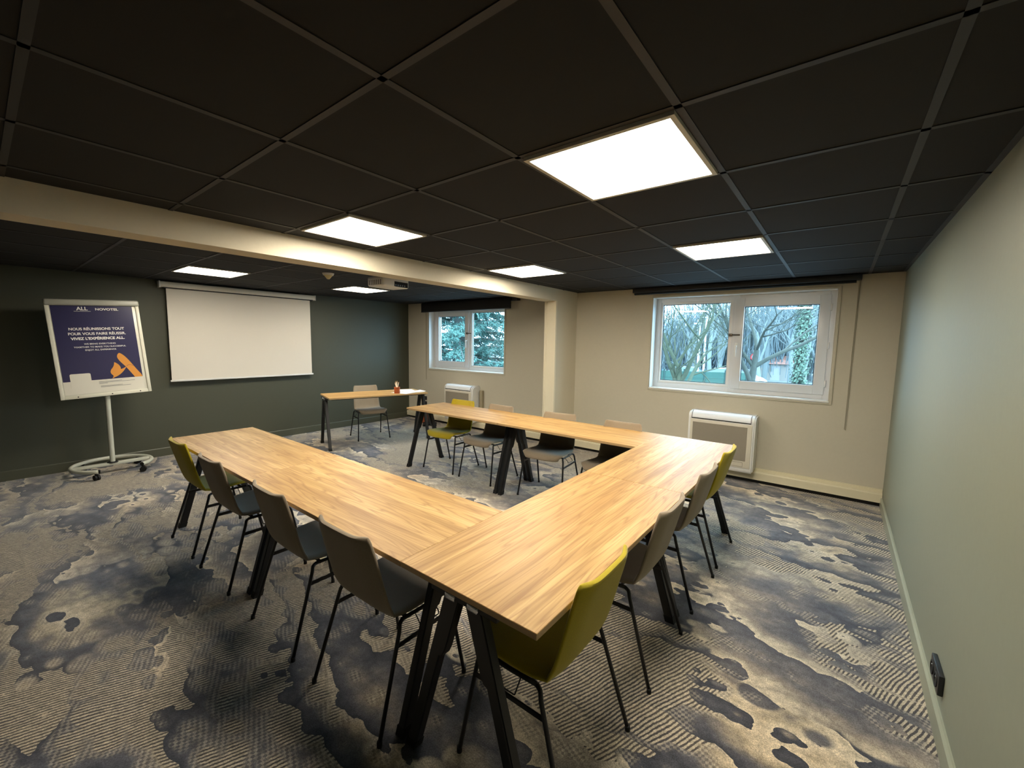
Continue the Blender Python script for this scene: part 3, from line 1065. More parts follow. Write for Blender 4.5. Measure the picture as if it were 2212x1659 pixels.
# ------------------------------------------------------------------ wall heaters
def heater(x0, x1, label, dark=None):
    z0, z1 = .135, .775
    D = .205
    t = thing('wall_heater', label, 'heater', ((x0 + x1) / 2, YF, 0), 0, 'white wall heaters below the windows')
    w_ = (x1 - x0) / 2
    bm = BM()
    # body with rounded upper front
    prof = [(0, z0 + .01), (-D + .02, z0), (-D + .004, z0 + .02), (-D, z0 + .05), (-D, z1 - .075)]
    for k in range(1, 8):
        a = k / 7 * pi / 2
        prof.append((-D + .075 - .075 * cos(a), z1 - .075 + .075 * sin(a)))
    prof.append((0, z1))
    prism(bm, prof, 'x', -w_, w_)
    es = [e for e in bm.edges if abs(abs(e.verts[0].co.x) - w_) < 1e-5 and abs(e.verts[0].co.x - e.verts[1].co.x) < 1e-5 and not (e.verts[0].co.y > -.001 and e.verts[1].co.y > -.001)]
    bmesh.ops.bevel(bm, geom=es, offset=.016, segments=3, affect='EDGES')
    obj('heater_body', bm, M_white, t, sharp=35)
    # front panel with grille
    bm = BM()
    bbox(bm, -w_ + .028, w_ - .028, -D - .008, -D + .002, z0 + .055, z1 - .095, r=.004)
    fp = obj('front_panel', bm, mat('heater_panel', (206, 200, 184), .5), t, sharp=30)
    bm = BM()
    bbox(bm, -w_ + .055, w_ - .075, -D - .012, -D - .006, z0 + .135, z1 - .125, r=.002, seg=1)
    for k in range(46):
        z_ = z0 + .140 + k * .0083
        if z_ < z1 - .130:
            box(bm, -w_ + .058, w_ - .078, -D - .014, -D - .011, z_, z_ + .003)
    obj('grille', bm, M_grille, t)
    # air flap on top
    bm = BM()
    segs = 8
    poly = []
    for k in range(segs + 1):
        a = k / segs * pi / 2 * .94 + .02
        poly.append((-D + .075 - .080 * cos(a), z1 - .075 + .080 * sin(a)))
    for k in range(segs, -1, -1):
        a = k / segs * pi / 2 * .94 + .02
        poly.append((-D + .075 - .073 * cos(a), z1 - .075 + .073 * sin(a)))
    prism(bm, poly, 'x', -w_ + .045, w_ - .05)
    obj('air_flap', bm, mat('flap_white', (236, 240, 244), .25), t, sharp=40)
    bm = BM()
    box(bm, -w_ + .036, w_ - .042, -D - .0045, -D + .004, z1 - .086, z1 - .077)
    for xx in (-w_ + .036, w_ - .047):
        poly2 = []
        for k in range(9):
            a = k / 8 * pi / 2 * .9
            poly2.append((-D + .075 - .077 * cos(a), z1 - .075 + .077 * sin(a)))
        for k in range(8, -1, -1):
            a = k / 8 * pi / 2 * .9
            poly2.append((-D + .075 - .070 * cos(a), z1 - .075 + .070 * sin(a)))
        prism(bm, poly2, 'x', xx, xx + .005)
    obj('flap_gap', bm, M_gasket, t)
    # small door of the controls
    bm = BM()
    a0, a1, b0, b1 = w_ - .24, w_ - .10, z0 + .07, z0 + .115
    for q in ((a0, a1, b0, b0 + .002), (a0, a1, b1, b1 + .002), (a0, a0 + .002, b0, b1), (a1, a1 + .002, b0, b1)):
        box(bm, q[0], q[1], -D - .0095, -D - .007, q[2], q[3])
    obj('control_door', bm, mat('panel_gap', (90, 84, 74), .6), t)
    return t
heater(-.935, -.235, 'white wall heater below the window with bare trees, behind the yellow chair')
heater(-5.165, -4.465, 'white wall heater below the cedar view window')

# ------------------------------------------------------------------ projection screen
ps = thing('projection_screen', 'white pulled-down projection screen hanging on the dark green wall', 'projection screen', (XL, 0, 0))
y0s, y1s = .135, 2.095
bm = BM(); bbox(bm, .03, .115, y0s, y1s, 2.165, 2.235, r=.008); obj('screen_case', bm, M_screencase, ps, sharp=30)
bm = BM()
for q in (y0s - .012, y1s - .004):
    bbox(bm, .026, .119, q, q + .016, 2.158, 2.24, r=.003)
obj('case_end_cap', bm, M_white, ps, sharp=30)
bm = BM()
for q in (y0s + .16, y1s - .24):
    bbox(bm, 0.002, .07, q, q + .10, 2.232, H - .004, r=.003)
obj('wall_bracket', bm, mat('bracket_grey', (96, 92, 84), .5), ps, sharp=30)
bm = BM(); box(bm, .040, .112, y0s + .03, y1s - .03, 2.155, 2.166); obj('case_slot', bm, M_gasket, ps)
bm = BM(); box(bm, .070, .0715, y0s + .065, y1s - .065, .985, 2.165); obj('screen_fabric', bm, M_screen, ps)
bm = BM(); bbox(bm, .060, .083, y0s + .05, y1s - .045, .965, .988, r=.004); obj('bottom_bar', bm, M_white, ps, sharp=30)

# ------------------------------------------------------------------ projector and detector
pj = thing('projector', 'white projector hanging from the dark ceiling just behind the beam', 'projector', (-3.45, 1.45, 0), radians(4))
bm = BM()
bbox(bm, -.13, .13, -.175, .175, 2.105, 2.212, r=.022, seg=3)
obj('projector_body', bm, M_white, pj, sharp=35)
bm = BM(); bbox(bm, .1285, .1315, -.03, .155, 2.112, 2.165, r=.001, seg=1)
obj('connector_panel', bm, M_blackrub, pj)
bm = BM()
for k in range(5):
    box(bm, .131, .133, -.02 + k * .03, -.005 + k * .03, 2.12, 2.135)
obj('port', bm, mat('port_metal', (150, 150, 150), .3, metal=1), pj)
bm = BM(); tube(bm, [(-.128, -.09, 2.145), (-.155, -.09, 2.145)], .028, 20); obj('lens', bm, M_gasket, pj)
bm = BM(); bbox(bm, -.03, .03, -.03, .03, 2.210, H - .002, r=.004); bbox(bm, -.07, .07, -.07, .07, H - .012, H - .001, r=.002); obj('ceiling_mount', bm, M_white, pj, sharp=30)
bm = BM()
for k in range(7):
    box(bm, -.10 + k * .03, -.085 + k * .03, -.1765, -.174, 2.12, 2.17)
obj('vent_slot', bm, mat('vent_grey', (120, 116, 108), .6), pj)

sd = thing('smoke_detector', 'small cream smoke detector on the dark ceiling before the screen', 'smoke detector', (-4.02, 1.085, H))
bm = BM(); cyl(bm, (0, 0), .052, .062, -.022, -.001, 28); obj('detector_base', bm, M_white, sd, sharp=40)
bm = BM(); cyl(bm, (0, 0), .014, .046, -.062, -.022, 28); obj('sensor_head', bm, mat('detector_cream', (214, 200, 150), .5), sd, sharp=40)

# ------------------------------------------------------------------ flip chart
fc = thing('flip_chart', 'grey wheeled flip chart stand carrying a navy poster by the dark green wall', 'flip chart', (-6.02, -.462, 0))
zr = .095
# C-shaped ring base, opening faces the room
bm = BM()
pts = []
R0 = .335
for k in range(41):
    a = radians(38) + (2 * pi - radians(66)) * k / 40
    pts.append((R0 * cos(a), R0 * sin(a), zr))
tube(bm, pts, .021, 12)
ring = obj('ring_base', bm, M_flipmetal, fc)
for a in (radians(38), radians(38) + 2 * pi - radians(66)):
    bm = BM()
    tube(bm, [(R0 * cos(a), R0 * sin(a), zr), (R0 * cos(a) + .004 * (sin(a)), R0 * sin(a) - .004 * cos(a) * (1 if a < 1 else -1), zr)], .0222, 12)
    obj('tube_end', bm, M_blackrub, ring)
bm = BM(); bbox(bm, -.038, .038, -.325, .325, zr - .012, zr + .016, r=.005); obj('base_bar', bm, M_flipmetal, fc, sharp=30)
for a in (radians(42), radians(130), radians(222), radians(328)):
    cx, cy = .325 * cos(a), .325 * sin(a)
    bm = BM()
    Mx = Matrix.Translation((cx, cy, .031)) @ Matrix.Rotation(a * 1.7, 4, 'Z') @ Matrix.Rotation(pi / 2, 4, 'X')
    cyl(bm, (0, 0), .030, .030, -.022, -.004, 20, M=Mx); cyl(bm, (0, 0), .030, .030, .004, .022, 20, M=Mx)
    w_ = obj('castor', bm, M_blackrub, fc, sharp=40)
    bm = BM(); cyl(bm, (cx, cy), .012, .016, .045, zr - .012, 12); obj('castor_stem', bm, M_blackrub, w_, sharp=40)
bm = BM(); cyl(bm, (0, 0), .052, .040, zr + .014, zr + .026, 24); obj('pole_collar', bm, M_blackrub, fc, sharp=40)
bm = BM(); cyl(bm, (0, 0), .0235, .0235, zr + .02, .90, 20); cyl(bm, (0, 0), .019, .019, .90, .96, 20); obj('pole', bm, M_flipmetal, fc, sharp=40)
bm = BM(); cyl(bm, (0, 0), .029, .029, .875, .905, 20); obj('pole_clamp', bm, M_blackrub, fc, sharp=40)
# board, tilted a little backwards and a touch askew
roll = radians(3.0)
MB_ = Matrix.Translation((.035, .008, .880)) @ Matrix.Rotation(roll, 4, 'X') @ Matrix.Rotation(radians(-4.5), 4, 'Y')
BW, BH = .372, 1.055
def bbM(bm, *a, **k):
    bbox(bm, *a, M=MB_, **k)
bm = BM(); bbM(bm, 0, .012, -BW + .01, BW - .01, .01, BH - .01, r=.003); obj('board_panel', bm, mat('board_white', (222, 220, 206), .3), fc, sharp=30)
bm = BM()
bbM(bm, -.006, .022, -BW, -BW + .032, 0, BH, r=.005)
bbM(bm, -.006, .022, BW - .032, BW, 0, BH, r=.005)
bbM(bm, -.006, .0215, -BW + .032, BW - .032, .0005, .036, r=.002)
obj('board_frame', bm, mat('board_frame_cream', (226, 224, 206), .35), fc, sharp=30)
bm = BM(); bbM(bm, -.010, .045, -BW - .004, BW + .004, BH - .062, BH + .004, r=.018, seg=4); obj('paper_clamp', bm, mat('clamp_grey', (170, 170, 158), .35), fc, sharp=30)
bm = BM()
for q in (-.24, .03, .27):
    cyl(bm, (0, 0), .006, .006, 0, .003, 12, M=MB_ @ Matrix.Translation((.0215, q, .018)) @ Matrix.Rotation(pi / 2, 4, 'Y'))
obj('frame_screw', bm, M_gasket, fc)
bm = BM(); bbox(bm, -.062, .024, -.05, .05, .905, .96, r=.006); bbox(bm, -.065, -.045, -.03, .03, .95, 1.46, r=.006); obj('back_bracket', bm, M_blackrub, fc, sharp=30)

# poster clamped to the board: a thing of its own
po = thing('poster', 'navy and white poster with white capitals and an orange emblem on the flip chart', 'poster', fc.location)
PW0, PW1 = -BW + .040, BW - .060
x_ = .0135
def pquad(bm, a, b_, c, d, x, th=.0006):
    box(bm, x - th, x, a, b_, c, d, M=MB_)
zB, zT = .046, BH - .045
zS = .185
bm = BM(); pquad(bm, PW0, PW1, zB, zT, x_, .001); obj('poster_sheet', bm, M_posterwhite, po)
bm = BM(); pquad(bm, PW0, PW1, zS, zT, x_ + .0012, .001); obj('navy_field', bm, M_navy, po)
# empty white tab
bm = BM()
poly = []
ta, tb, tc_, td = PW0 + .055, PW0 + .215, .09, .265
rr = .014
for cx, cz, a0 in ((tb - rr, td - rr, 0), (ta + rr, td - rr, 90), (ta + rr, tc_ + rr, 180), (tb - rr, tc_ + rr, 270)):
    for k in range(5):
        a = radians(a0 + 90 * k / 4)
        poly.append((cx + rr * cos(a), cz + rr * sin(a)))
A_ = [bm.verts.new(MB_ @ Vector((x_ + .0022, q[0], q[1]))) for q in poly]
bm.faces.new(A_)
r_ = bmesh.ops.extrude_face_region(bm, geom=list(bm.faces))
for v in [g for g in r_['geom'] if isinstance(g, bmesh.types.BMVert)]:
    v.co -= (MB_.to_3x3() @ Vector((.001, 0, 0)))
bmesh.ops.recalc_face_normals(bm, faces=list(bm.faces))
obj('white_tab', bm, M_posterwhite, po)
# orange emblem: a leaf and a broad slanted stroke joined by a curl
def flat(poly, x, th=.001):
    bm = BM()
    A_ = [bm.verts.new(MB_ @ Vector((x, q[0], q[1]))) for q in poly]
    B_ = [bm.verts.new(MB_ @ Vector((x - th, q[0], q[1]))) for q in poly]
    n = len(poly)
    f1 = bm.faces.new(A_); f2 = bm.faces.new(B_[::-1])
    for k in range(n):
        bm.faces.new((A_[k], B_[k], B_[(k + 1) % n], A_[(k + 1) % n]))
    bmesh.ops.triangulate(bm, faces=[f1, f2])
    bmesh.ops.recalc_face_normals(bm, faces=list(bm.faces))
    return bm
def bez(p0, p1, p2, p3, n=8):
    return [tuple(((1 - t) ** 3) * a + 3 * t * (1 - t) ** 2 * b_ + 3 * t * t * (1 - t) * c + t ** 3 * d for a, b_, c, d in zip(p0, p1, p2, p3)) for t in [k / n for k in range(n)]]
E1 = PW1
stroke = bez((E1 - .172, .468), (E1 - .150, .462), (E1 - .128, .430), (E1 - .105, .392)) + bez((E1 - .105, .392), (E1 - .070, .330), (E1 - .035, .250), (E1, .200)) + \
    [(E1, zS), (E1 - .068, zS)] + bez((E1 - .068, zS), (E1 - .095, .240), (E1 - .120, .285), (E1 - .135, .315)) + bez((E1 - .135, .315), (E1 - .165, .355), (E1 - .190, .395), (E1 - .193, .420)) + \
    bez((E1 - .193, .420), (E1 - .194, .445), (E1 - .185, .460), (E1 - .172, .468))
obj('emblem_stroke', flat(stroke, x_ + .0026), M_orange, po)
leaf = bez((E1 - .225, .368), (E1 - .185, .345), (E1 - .175, .310), (E1 - .178, .285)) + bez((E1 - .178, .285), (E1 - .155, .292), (E1 - .140, .300), (E1 - .125, .318)) + \
    bez((E1 - .125, .318), (E1 - .145, .270), (E1 - .185, .225), (E1 - .225, .205)) + [(E1 - .262, zS + .001)] + bez((E1 - .262, zS + .001), (E1 - .250, .205), (E1 - .245, .215), (E1 - .250, .222)) + \
    bez((E1 - .250, .222), (E1 - .275, .245), (E1 - .270, .275), (E1 - .250, .300)) + bez((E1 - .250, .300), (E1 - .230, .325), (E1 - .228, .345), (E1 - .225, .368))
obj('emblem_leaf', flat(leaf, x_ + .0028), M_orange, po)
bm = BM()
tube(bm, [MB_ @ Vector((x_ + .0030, E1 - .128 + .012 * k, .312 + .020 * sin(k / 5 * pi))) for k in range(6)], .0016, 6)
obj('emblem_curl', bm, M_navy, po)
def text(s, size, cy, z, m_, bold=0.0, name='lettering', sx=1.0):
    cu = bpy.data.curves.new('txt', 'FONT')
    cu.body = s
    cu.size = size
    cu.align_x = 'CENTER'
    cu.align_y = 'CENTER'
    cu.offset = bold
    cu.extrude = .0004
    o = bpy.data.objects.new('txt', cu)
    C.objects.link(o)
    bpy.context.view_layer.update()
    dg = bpy.context.evaluated_depsgraph_get()
    me = bpy.data.meshes.new_from_object(o.evaluated_get(dg))
    bpy.data.objects.remove(o)
    # text plane: local x -> +y, local y -> +z, normal -> +x
    Mt = MB_ @ Matrix.Translation((x_ + .0024, cy, z)) @ Matrix(((0, 0, 1, 0), (sx, 0, 0, 0), (0, 1, 0, 0), (0, 0, 0, 1)))
    me.transform(Mt)
    me.materials.clear()
    me.materials.append(m_)
    r_ = bpy.data.objects.new(name, me)
    C.objects.link(r_)
    r_.parent = po
    return r_
cm = (PW0 + PW1) / 2
text('ALL', .052, PW0 + .235, BH - .095, M_lettering, .0012)
bm = BM(); pquad(bm, PW0 + .17, PW0 + .30, BH - .124, BH - .121, x_ + .0024); obj('logo_line', bm, M_lettering, po)
text('NOVOTEL', .034, PW0 + .43, BH - .100, M_lettering, .0010, sx=1.2)
text('NOUS RÉUNISSONS TOUT', .038, cm + .005, .742, M_lettering, .0009, sx=.98)
text('POUR VOUS FAIRE RÉUSSIR.', .038, cm + .005, .690, M_lettering, .0009, sx=.98)
text("VIVEZ L'EXPÉRIENCE ALL.", .038, cm + .005, .638, M_lettering, .0016, sx=1.0)
text('WE BRING EVERYTHING', .022, cm + .01, .580, M_lettering, .0003, sx=1.05)
text('TOGETHER TO MAKE YOU SUCCESSFUL', .022, cm + .01, .547, M_lettering, .0003, sx=1.05)
text('ENJOY ALL EXPERIENCE.', .022, cm + .01, .514, M_lettering, .0003, sx=1.05)
bm = BM()
for z_, a, b_ in ((.160, .27, .46), (.150, .27, .57), (.140, .27, .34), (.112, .28, .46), (.102, .28, .53)):
    pquad(bm, PW0 + a, PW0 + b_, z_, z_ + .0032, x_ + .0014)
obj('small_print', bm, M_ink, po)

# ------------------------------------------------------------------ outside the windows
GZ = -1.5
M_bark = mat('bark_grey', (58, 62, 56), 0.9, noise=0.35, nscale=9)
M_bark_moss = mat('bark_mossy', (62, 68, 52), 0.9, noise=0.4, nscale=6)
M_twig = mat('twig_grey_brown', (77, 76, 71), 0.9)
M_hazebark = mat('distant_bark_hazed', (104, 112, 112), 0.95)  # paler than the near bark: distance haze painted into the colour
M_ivy = mat('ivy_green', (79, 99, 84), 0.8, noise=0.4, nscale=12)
M_needle = mat('cedar_needles_blue_green', (73, 110, 102), 0.8, noise=0.35, nscale=5)
M_railing = mat('railing_pale_grey', (150, 156, 158), 0.6)
M_needle2 = mat('cedar_bark', (78, 82, 78), 0.9)

bm = BM()
vs = [bm.verts.new(p_) for p_ in ((-90, 4.6, GZ), (60, 4.6, GZ), (60, 90, GZ), (-90, 90, GZ))]
bm.faces.new(vs)
g_ = struct('ground', bm, mat('car_park_asphalt', (116, 121, 124), 0.9, noise=0.25, nscale=.6))
g_['kind'] = 'structure'

def wander(rnd, p, d, ln, n, amt, lift):
    pts = [p.copy()]
    d = d.normalized()
    for k in range(n):
        d = (d + Vector((rnd.uniform(-amt, amt), rnd.uniform(-amt, amt), rnd.uniform(-amt, amt) + lift))).normalized()
        p = p + d * (ln / n)
        pts.append(p.copy())
    return pts, d

def grow(bmt, bmb, rnd, p, d, ln, rad, depth, maxd, spread=.75, kids=3, amt=.22, lift=.03):
    n = 6 if depth < 2 else 4
    pts, de = wander(rnd, p, d, ln, n, amt, lift)
    rr = [rad * (1 - .55 * k / n) for k in range(n + 1)]
    tgt = bmt if depth == 0 else bmb
    tube(tgt, pts, rr, 8 if depth < 2 else (5 if depth < 4 else 3), cap=False)
    if depth >= maxd:
        return
    for k in range(kids + (1 if depth < 2 else 0)):
        t_ = n if k == 0 else rnd.randint(max(1, n // 3), n)
        ax = Vector((rnd.uniform(-1, 1), rnd.uniform(-1, 1), rnd.uniform(-.35, .55))).normalized()
        nd = (de + ax * spread * (1.0 if k else .45)).normalized()
        grow(bmt, bmb, rnd, pts[t_], nd, ln * rnd.uniform(.62, .86), rr[t_] * rnd.uniform(.5, .72), depth + 1, maxd, spread, kids, amt * 1.08, lift)

def bare_tree(x, y, seed, label, group, h=2.6, rad=.17, maxd=5, lean=(0, 0), mats=None, spread=.9, name='bare_tree', kids=3):
    rnd = random.Random(seed)
    t = thing(name, label, 'tree', (x, y, GZ), group=group)
    a, b_ = BM(), BM()
    grow(a, b_, rnd, Vector((0, 0, -.05)), Vector((lean[0], lean[1], 1)), h, rad, 0, maxd, spread, kids, .13, .04)
    m1, m2 = mats or (M_bark, M_twig)
    obj('trunk', a, m1, t)
    obj('branches', b_, m2, t)
    return t
bare_tree(-2.68, 10.3, 12, 'mossy bare tree forking low behind the left pane of the window', None, h=2.5, rad=.17, maxd=5, kids=4, mats=(M_bark_moss, M_bark_moss), spread=1.0)
bare_tree(-1.72, 12.2, 5, 'bare tree with long limbs seen at the window lock side of the right pane', None, h=3.0, rad=.16, maxd=5, kids=4, lean=(.05, 0), mats=(M_bark, M_bark), spread=.95)
iv = bare_tree(-.60, 15.6, 8, 'upright bare tree wrapped in ivy seen through the right pane', None, h=6.5, rad=.15, maxd=4, mats=(M_bark, M_bark), spread=.6)
bm = BM()
rnd = random.Random(4)
for k in range(4200):
    z_ = rnd.uniform(0, 6.4) ; a = rnd.uniform(0, 2 * pi)
    r_ = .13 + .20 * rnd.random() ** 2
    c_ = Vector((r_ * cos(a), r_ * sin(a), z_)); s_ = rnd.uniform(.025, .05)
    n_ = Vector((cos(a), sin(a), rnd.uniform(-.4, .8))).normalized(); u_ = n_.orthogonal().normalized(); v_ = n_.cross(u_)
    bm.faces.new([bm.verts.new(c_ + u_ * s_), bm.verts.new(c_ + v_ * s_ * .8), bm.verts.new(c_ - u_ * s_), bm.verts.new(c_ - v_ * s_ * .8)])
o = obj('ivy_leaves', bm, M_ivy, iv); o['kind'] = 'stuff'

# bare wood beyond the street: each tree its own object
src = [bare_tree(0, 0, 31 + k, 'x', None, h=4.2 + k, rad=.20, maxd=4, mats=(M_hazebark, M_hazebark), spread=.7, name='woodland_tree') for k in range(3)]
rnd = random.Random(9)
spots = []
for k in range(30):
    u_ = k / 29
    x_w = -16.5 + 18.5 * u_ + rnd.uniform(-.8, .8)
    y_w = 33 + 9 * u_ + rnd.uniform(-3.5, 5)
    spots.append((x_w, y_w))
for k, (x_w, y_w) in enumerate(spots):
    o = src[k] if k < 3 else copy_tree(src[k % 3])
    o.location = (x_w, y_w, GZ)
    o.rotation_euler = (0, 0, rnd.uniform(0, 6.28))
    o.scale = (1, 1, 1)
    tag(o, 'pale bare tree of the wood beyond the street', 'tree', 'bare trees of the distant wood')
# thicket of the wood
bm = BM()
rnd = random.Random(21)
for k in range(5200):
    u_ = rnd.random()
    x_w = -22 + 27 * u_; y_w = 40 + 8 * u_ + rnd.uniform(-4, 6)
    hh = rnd.uniform(2.0, 6.5) * (.75 + .45 * u_)
    z0_ = GZ + rnd.uniform(0, 1.0 + 3.2 * u_)
    w_ = rnd.uniform(.02, .06)
    lx, ly = rnd.uniform(-1.2, 1.2), rnd.uniform(-.5, .5)
    a_ = Vector((x_w, y_w, z0_)); b2 = a_ + Vector((lx * .5, ly * .5, hh * .5)); c2 = b2 + Vector((lx * rnd.uniform(-.3, 1.2), ly, hh * .5))
    tube(bm, [a_, b2, c2], [w_, w_ * .8, w_ * .4], 3, cap=False)
th = obj('bush_thicket', bm, mat('thicket_twigs_hazed', (112, 124, 128), .95, noise=.5, nscale=.8)); th['kind'] = 'stuff'  # twig colour lightened to paint in the background haze
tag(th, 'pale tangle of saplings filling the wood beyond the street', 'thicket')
bm = BM()
K = 60
rows = []
for j in range(9):
    row = []
    for i in range(K + 1):
        u_ = i / K
        zz = (0, .5, 1.2, 2.0, 2.9, 3.8, 4.8, 5.7, 6.3)[j] * (.62 + .55 * u_) * (1 + .12 * sin(i * 1.7) * (j / 8))
        row.append(bm.verts.new((-30 + 42 * u_ + .5 * sin(j * 2.1 + i), 50 + j * .9 + 8 * u_ + .8 * sin(i * .9 + j), GZ + zz)))
    rows.append(row)
for j in range(8):
    for i in range(K):
        bm.faces.new((rows[j][i], rows[j][i + 1], rows[j + 1][i + 1], rows[j + 1][i]))
bk = obj('wooded_slope', bm, mat('wooded_slope_hazed', (112, 126, 130), .95, noise=.6, nscale=1.4), sharp=60); bk['kind'] = 'stuff'  # haze over the slope is painted into its pale base colour
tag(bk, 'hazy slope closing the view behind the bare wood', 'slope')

# cedar before the far window
cd = thing('cedar_tree', 'blue-green cedar with drooping boughs filling the far window', 'tree', (-10.6, 9.6, GZ))
rnd = random.Random(2)
bm = BM(); tube(bm, [(0, 0, 0), (.1, 0, 3), (0, .1, 7), (0, 0, 10)], [.35, .28, .18, .05], 10); obj('trunk', bm, M_needle2, cd)
bb_ = BM(); bn = BM()
for k in range(130):
    z_ = .3 + 8.6 * (k / 130) + rnd.uniform(-.15, .15)
    a = k * 2.399 + rnd.uniform(-.3, .3)
    L_ = (4.1 - .30 * z_) * rnd.uniform(.75, 1.1)
    d = Vector((cos(a), sin(a), rnd.uniform(.10, .30)))
    pts, de = wander(rnd, Vector((0, 0, z_)), d, L_, 8, .07, -.045)
    tube(bb_, pts, [.06 * (1 - .85 * q / 8) for q in range(9)], 5, cap=False)
    for q in range(2, 9):
        for s_ in range(7):
            side = Vector((-sin(a), cos(a), 0)) * rnd.choice((-1, 1)) * rnd.uniform(.5, 1.1) + Vector((cos(a), sin(a), 0)) * rnd.uniform(.1, .9) + Vector((0, 0, rnd.uniform(-.45, .1)))
            sp, sd_ = wander(rnd, pts[q] - (pts[q] - pts[q - 1]) * rnd.random(), side, rnd.uniform(.35, .85) * (1.15 - .06 * q), 4, .2, -.10)
            tube(bb_, sp, [.012, .010, .008, .006, .004], 3, cap=False)
            for w_ in range(1, 5):
                for v_ in range(9):
                    c_ = sp[w_] + (sp[w_ - 1] - sp[w_]) * rnd.random()
                    dd = Vector((rnd.uniform(-1, 1), rnd.uniform(-1, 1), rnd.uniform(-.9, .5))).normalized()
                    ln = rnd.uniform(.07, .16); wd = dd.orthogonal().normalized() * .016
                    bn.faces.new([bn.verts.new(c_ - wd), bn.verts.new(c_ + wd), bn.verts.new(c_ + dd * ln)])
obj('boughs', bb_, M_needle2, cd)
o = obj('needles', bn, M_needle, cd); o['kind'] = 'stuff'

# green panel fence
fn_ = thing('panel_fence', 'dark green panel fence outside behind the forked mossy tree', 'fence', (0, 0, 0))
A0 = Vector((-5.6, 13.0, 0)); A1 = Vector((-2.0, 14.6, 0))
dv = (A1 - A0).normalized(); nv = Vector((-dv.y, dv.x, 0))
Mf = Matrix(((dv.x, nv.x, 0, A0.x), (dv.y, nv.y, 0, A0.y), (0, 0, 1, GZ), (0, 0, 0, 1)))
Lf = (A1 - A0).length
NP = 6
for k in range(NP):
    a_, b2 = Lf * k / NP, Lf * (k + 1) / NP
    bm = BM(); bbox(bm, a_ + .03, b2 - .03, -.012, .012, .05, 2.12, r=.004, M=Mf)
    for zz in (.5, 1.0, 1.5, 1.9):
        bbox(bm, a_ + .03, b2 - .03, -.020, .020, zz, zz + .04, r=.003, M=Mf)
    obj('fence_panel', bm, mat('fence_green', (40, 77, 68), .6, noise=.2, nscale=3) if k == 0 else bpy.data.materials['fence_green'], fn_)
for k in range(NP + 1):
    bm = BM(); bbox(bm, Lf * k / NP - .03, Lf * k / NP + .03, -.03, .03, 0, 2.2, r=.004, M=Mf)
    obj('fence_post', bm, mat('fence_post_green', (31, 60, 55), .6) if k == 0 else bpy.data.materials['fence_post_green'], fn_)

# cars parked on the street
def car(x, y, rz, col, label):
    t = thing('parked_car', label, 'car', (x, y, GZ), rz, 'cars parked beyond the green fence')
    bm = BM()
    side = [(-2.1, .35), (-2.12, .62), (-2.0, .86), (-1.35, .95), (1.0, .93), (1.75, .84), (2.08, .62), (2.1, .35)]
    prism(bm, side, 'y', -.86, .86)
    bmesh.ops.bevel(bm, geom=list(bm.edges), offset=.06, segments=2, affect='EDGES')
    body = obj('car_body', bm, mat('car_paint', col, .3), t, sharp=40)
    bm = BM()
    g0 = [(-1.75, .92), (-1.25, 1.36), (-.2, 1.44), (.45, 1.38), (1.15, .92)]
    A_ = [bm.verts.new((p_[0], -.80 + .16 * (p_[1] - .92) / .5, p_[1])) for p_ in g0]
    B_ = [bm.verts.new((p_[0], .80 - .16 * (p_[1] - .92) / .5, p_[1])) for p_ in g0]
    n_ = len(g0)
    bm.faces.new(A_); bm.faces.new(B_[::-1])
    for q in range(n_):
        f = bm.faces.new((A_[q], B_[q], B_[(q + 1) % n_], A_[(q + 1) % n_]))
        f.material_index = 1 if q in (1, 2) else 0
    bmesh.ops.recalc_face_normals(bm, faces=list(bm.faces))
    obj('cabin', bm, [mat('car_glass', (60, 78, 86), .1), body.data.materials[0]], t)
    for sx in (-1.3, 1.32):
        for sy in (-.78, .78):
            bm = BM(); cyl(bm, (0, 0), .31, .31, -.1, .1, 20, M=Matrix.Translation((sx, sy, .31)) @ Matrix.Rotation(pi / 2, 4, 'X'))
            obj('wheel', bm, M_blackrub, t, sharp=40)
car(-9.6, 27.2, .15, (214, 220, 222), 'white car parked outside to the left of the forked tree')
car(-8.0, 30.6, .2, (120, 132, 142), 'grey car parked outside behind the trunk of the forked tree')
car(-5.4, 31.4, .15, (206, 212, 216), 'silver car parked outside to the right of the forked tree')

# slim white lamp posts
def lamppost(x, y, h_, label):
    t = thing('lamp_post', label, 'lamp post', (x, y, GZ), group='lamp posts outside')
    bm = BM(); tube(bm, [(0, 0, 0), (0, 0, h_)], [.08, .05], 10); obj('post', bm, M_railing, t)
    bm = BM(); bbox(bm, -.35, .1, -.09, .09, h_ - .02, h_ + .08, r=.02); obj('lamp_head', bm, M_railing, t, sharp=30)
lamppost(-6.54, 26.4, 4.3, 'white lamp post outside, the nearer one beside the forked tree')
lamppost(-7.1, 30.2, 4.9, 'white lamp post outside, the farther thinner one')

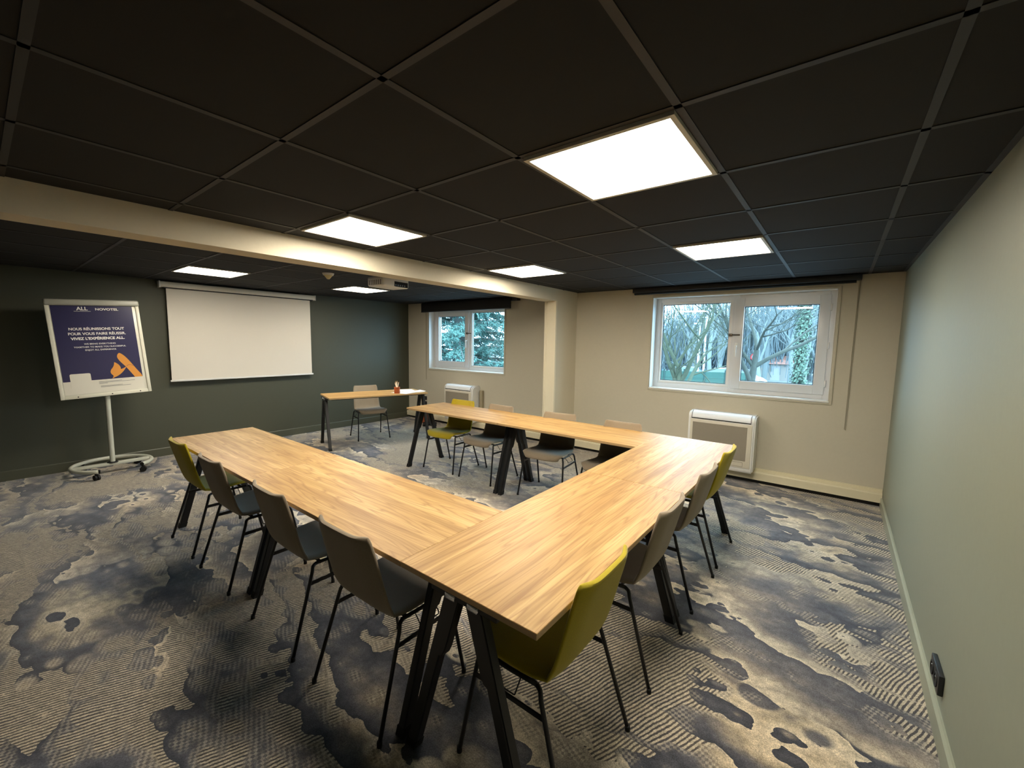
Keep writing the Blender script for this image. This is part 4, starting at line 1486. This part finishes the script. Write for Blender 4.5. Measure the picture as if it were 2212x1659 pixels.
# white railing along the path
rl = thing('path_railing', 'white slatted railing running away along the path outside', 'railing', (0, 0, 0))
P0 = Vector((-6.58, 44.0, 0)); P1 = Vector((-3.03, 27.5, 0))
dv = (P1 - P0).normalized(); nv = Vector((-dv.y, dv.x, 0)); Lr = (P1 - P0).length
Mr = Matrix(((dv.x, nv.x, 0, P0.x), (dv.y, nv.y, 0, P0.y), (0, 0, 1, GZ), (0, 0, 0, 1)))
bm = BM(); bbox(bm, 0, Lr, -.03, .03, .84, .92, r=.01, M=Mr); obj('top_rail', bm, M_railing, rl)
bm = BM(); bbox(bm, 0, Lr, -.03, .03, .12, .18, r=.01, M=Mr); obj('bottom_rail', bm, M_railing, rl)
for k in range(40):
    q = Lr * k / 39
    bm = BM(); box(bm, q - .05, q + .05, -.015, .015, 0 if k % 6 == 0 else .15, .86, M=Mr); obj('slat', bm, M_railing, rl)

# round road sign
sg = thing('road_sign', 'round red-rimmed road sign on a pole beyond the path railing', 'road sign', (-5.6, 41.6, GZ))
bm = BM(); tube(bm, [(0, 0, 0), (0, 0, 2.2)], .035, 8); obj('pole', bm, M_flipmetal, sg)
bm = BM(); cyl(bm, (0, 0), .34, .34, -.02, .02, 28, M=Matrix.Translation((0, -.05, 2.0)) @ Matrix.Rotation(pi / 2, 4, 'X')); obj('sign_rim', bm, mat('sign_red', (206, 60, 60), .5), sg, sharp=40)
bm = BM(); cyl(bm, (0, 0), .24, .24, -.006, .006, 28, M=Matrix.Translation((0, -.078, 2.0)) @ Matrix.Rotation(pi / 2, 4, 'X')); obj('sign_face', bm, M_railing, sg, sharp=40)

# low pale hut
hu = thing('garden_hut', 'low pale hut with a pitched roof beyond the path outside', 'hut', (-4.0, 43.0, GZ), .1)
bm = BM(); box(bm, -1.7, 1.7, -1.2, 1.2, 0, 1.5); obj('hut_wall', bm, mat('hut_cream', (138, 134, 128), .8), hu)
bm = BM(); prism(bm, [(-1.4, 1.45), (1.4, 1.45), (0, 2.15)], 'x', -1.9, 1.9); obj('hut_roof', bm, mat('hut_roof_red', (176, 128, 116), .8), hu)
bm = BM(); box(bm, -.45, .25, -1.23, -1.2, 0, 1.25); obj('hut_door', bm, mat('hut_door_grey', (150, 150, 148), .7), hu)

print('scene built')
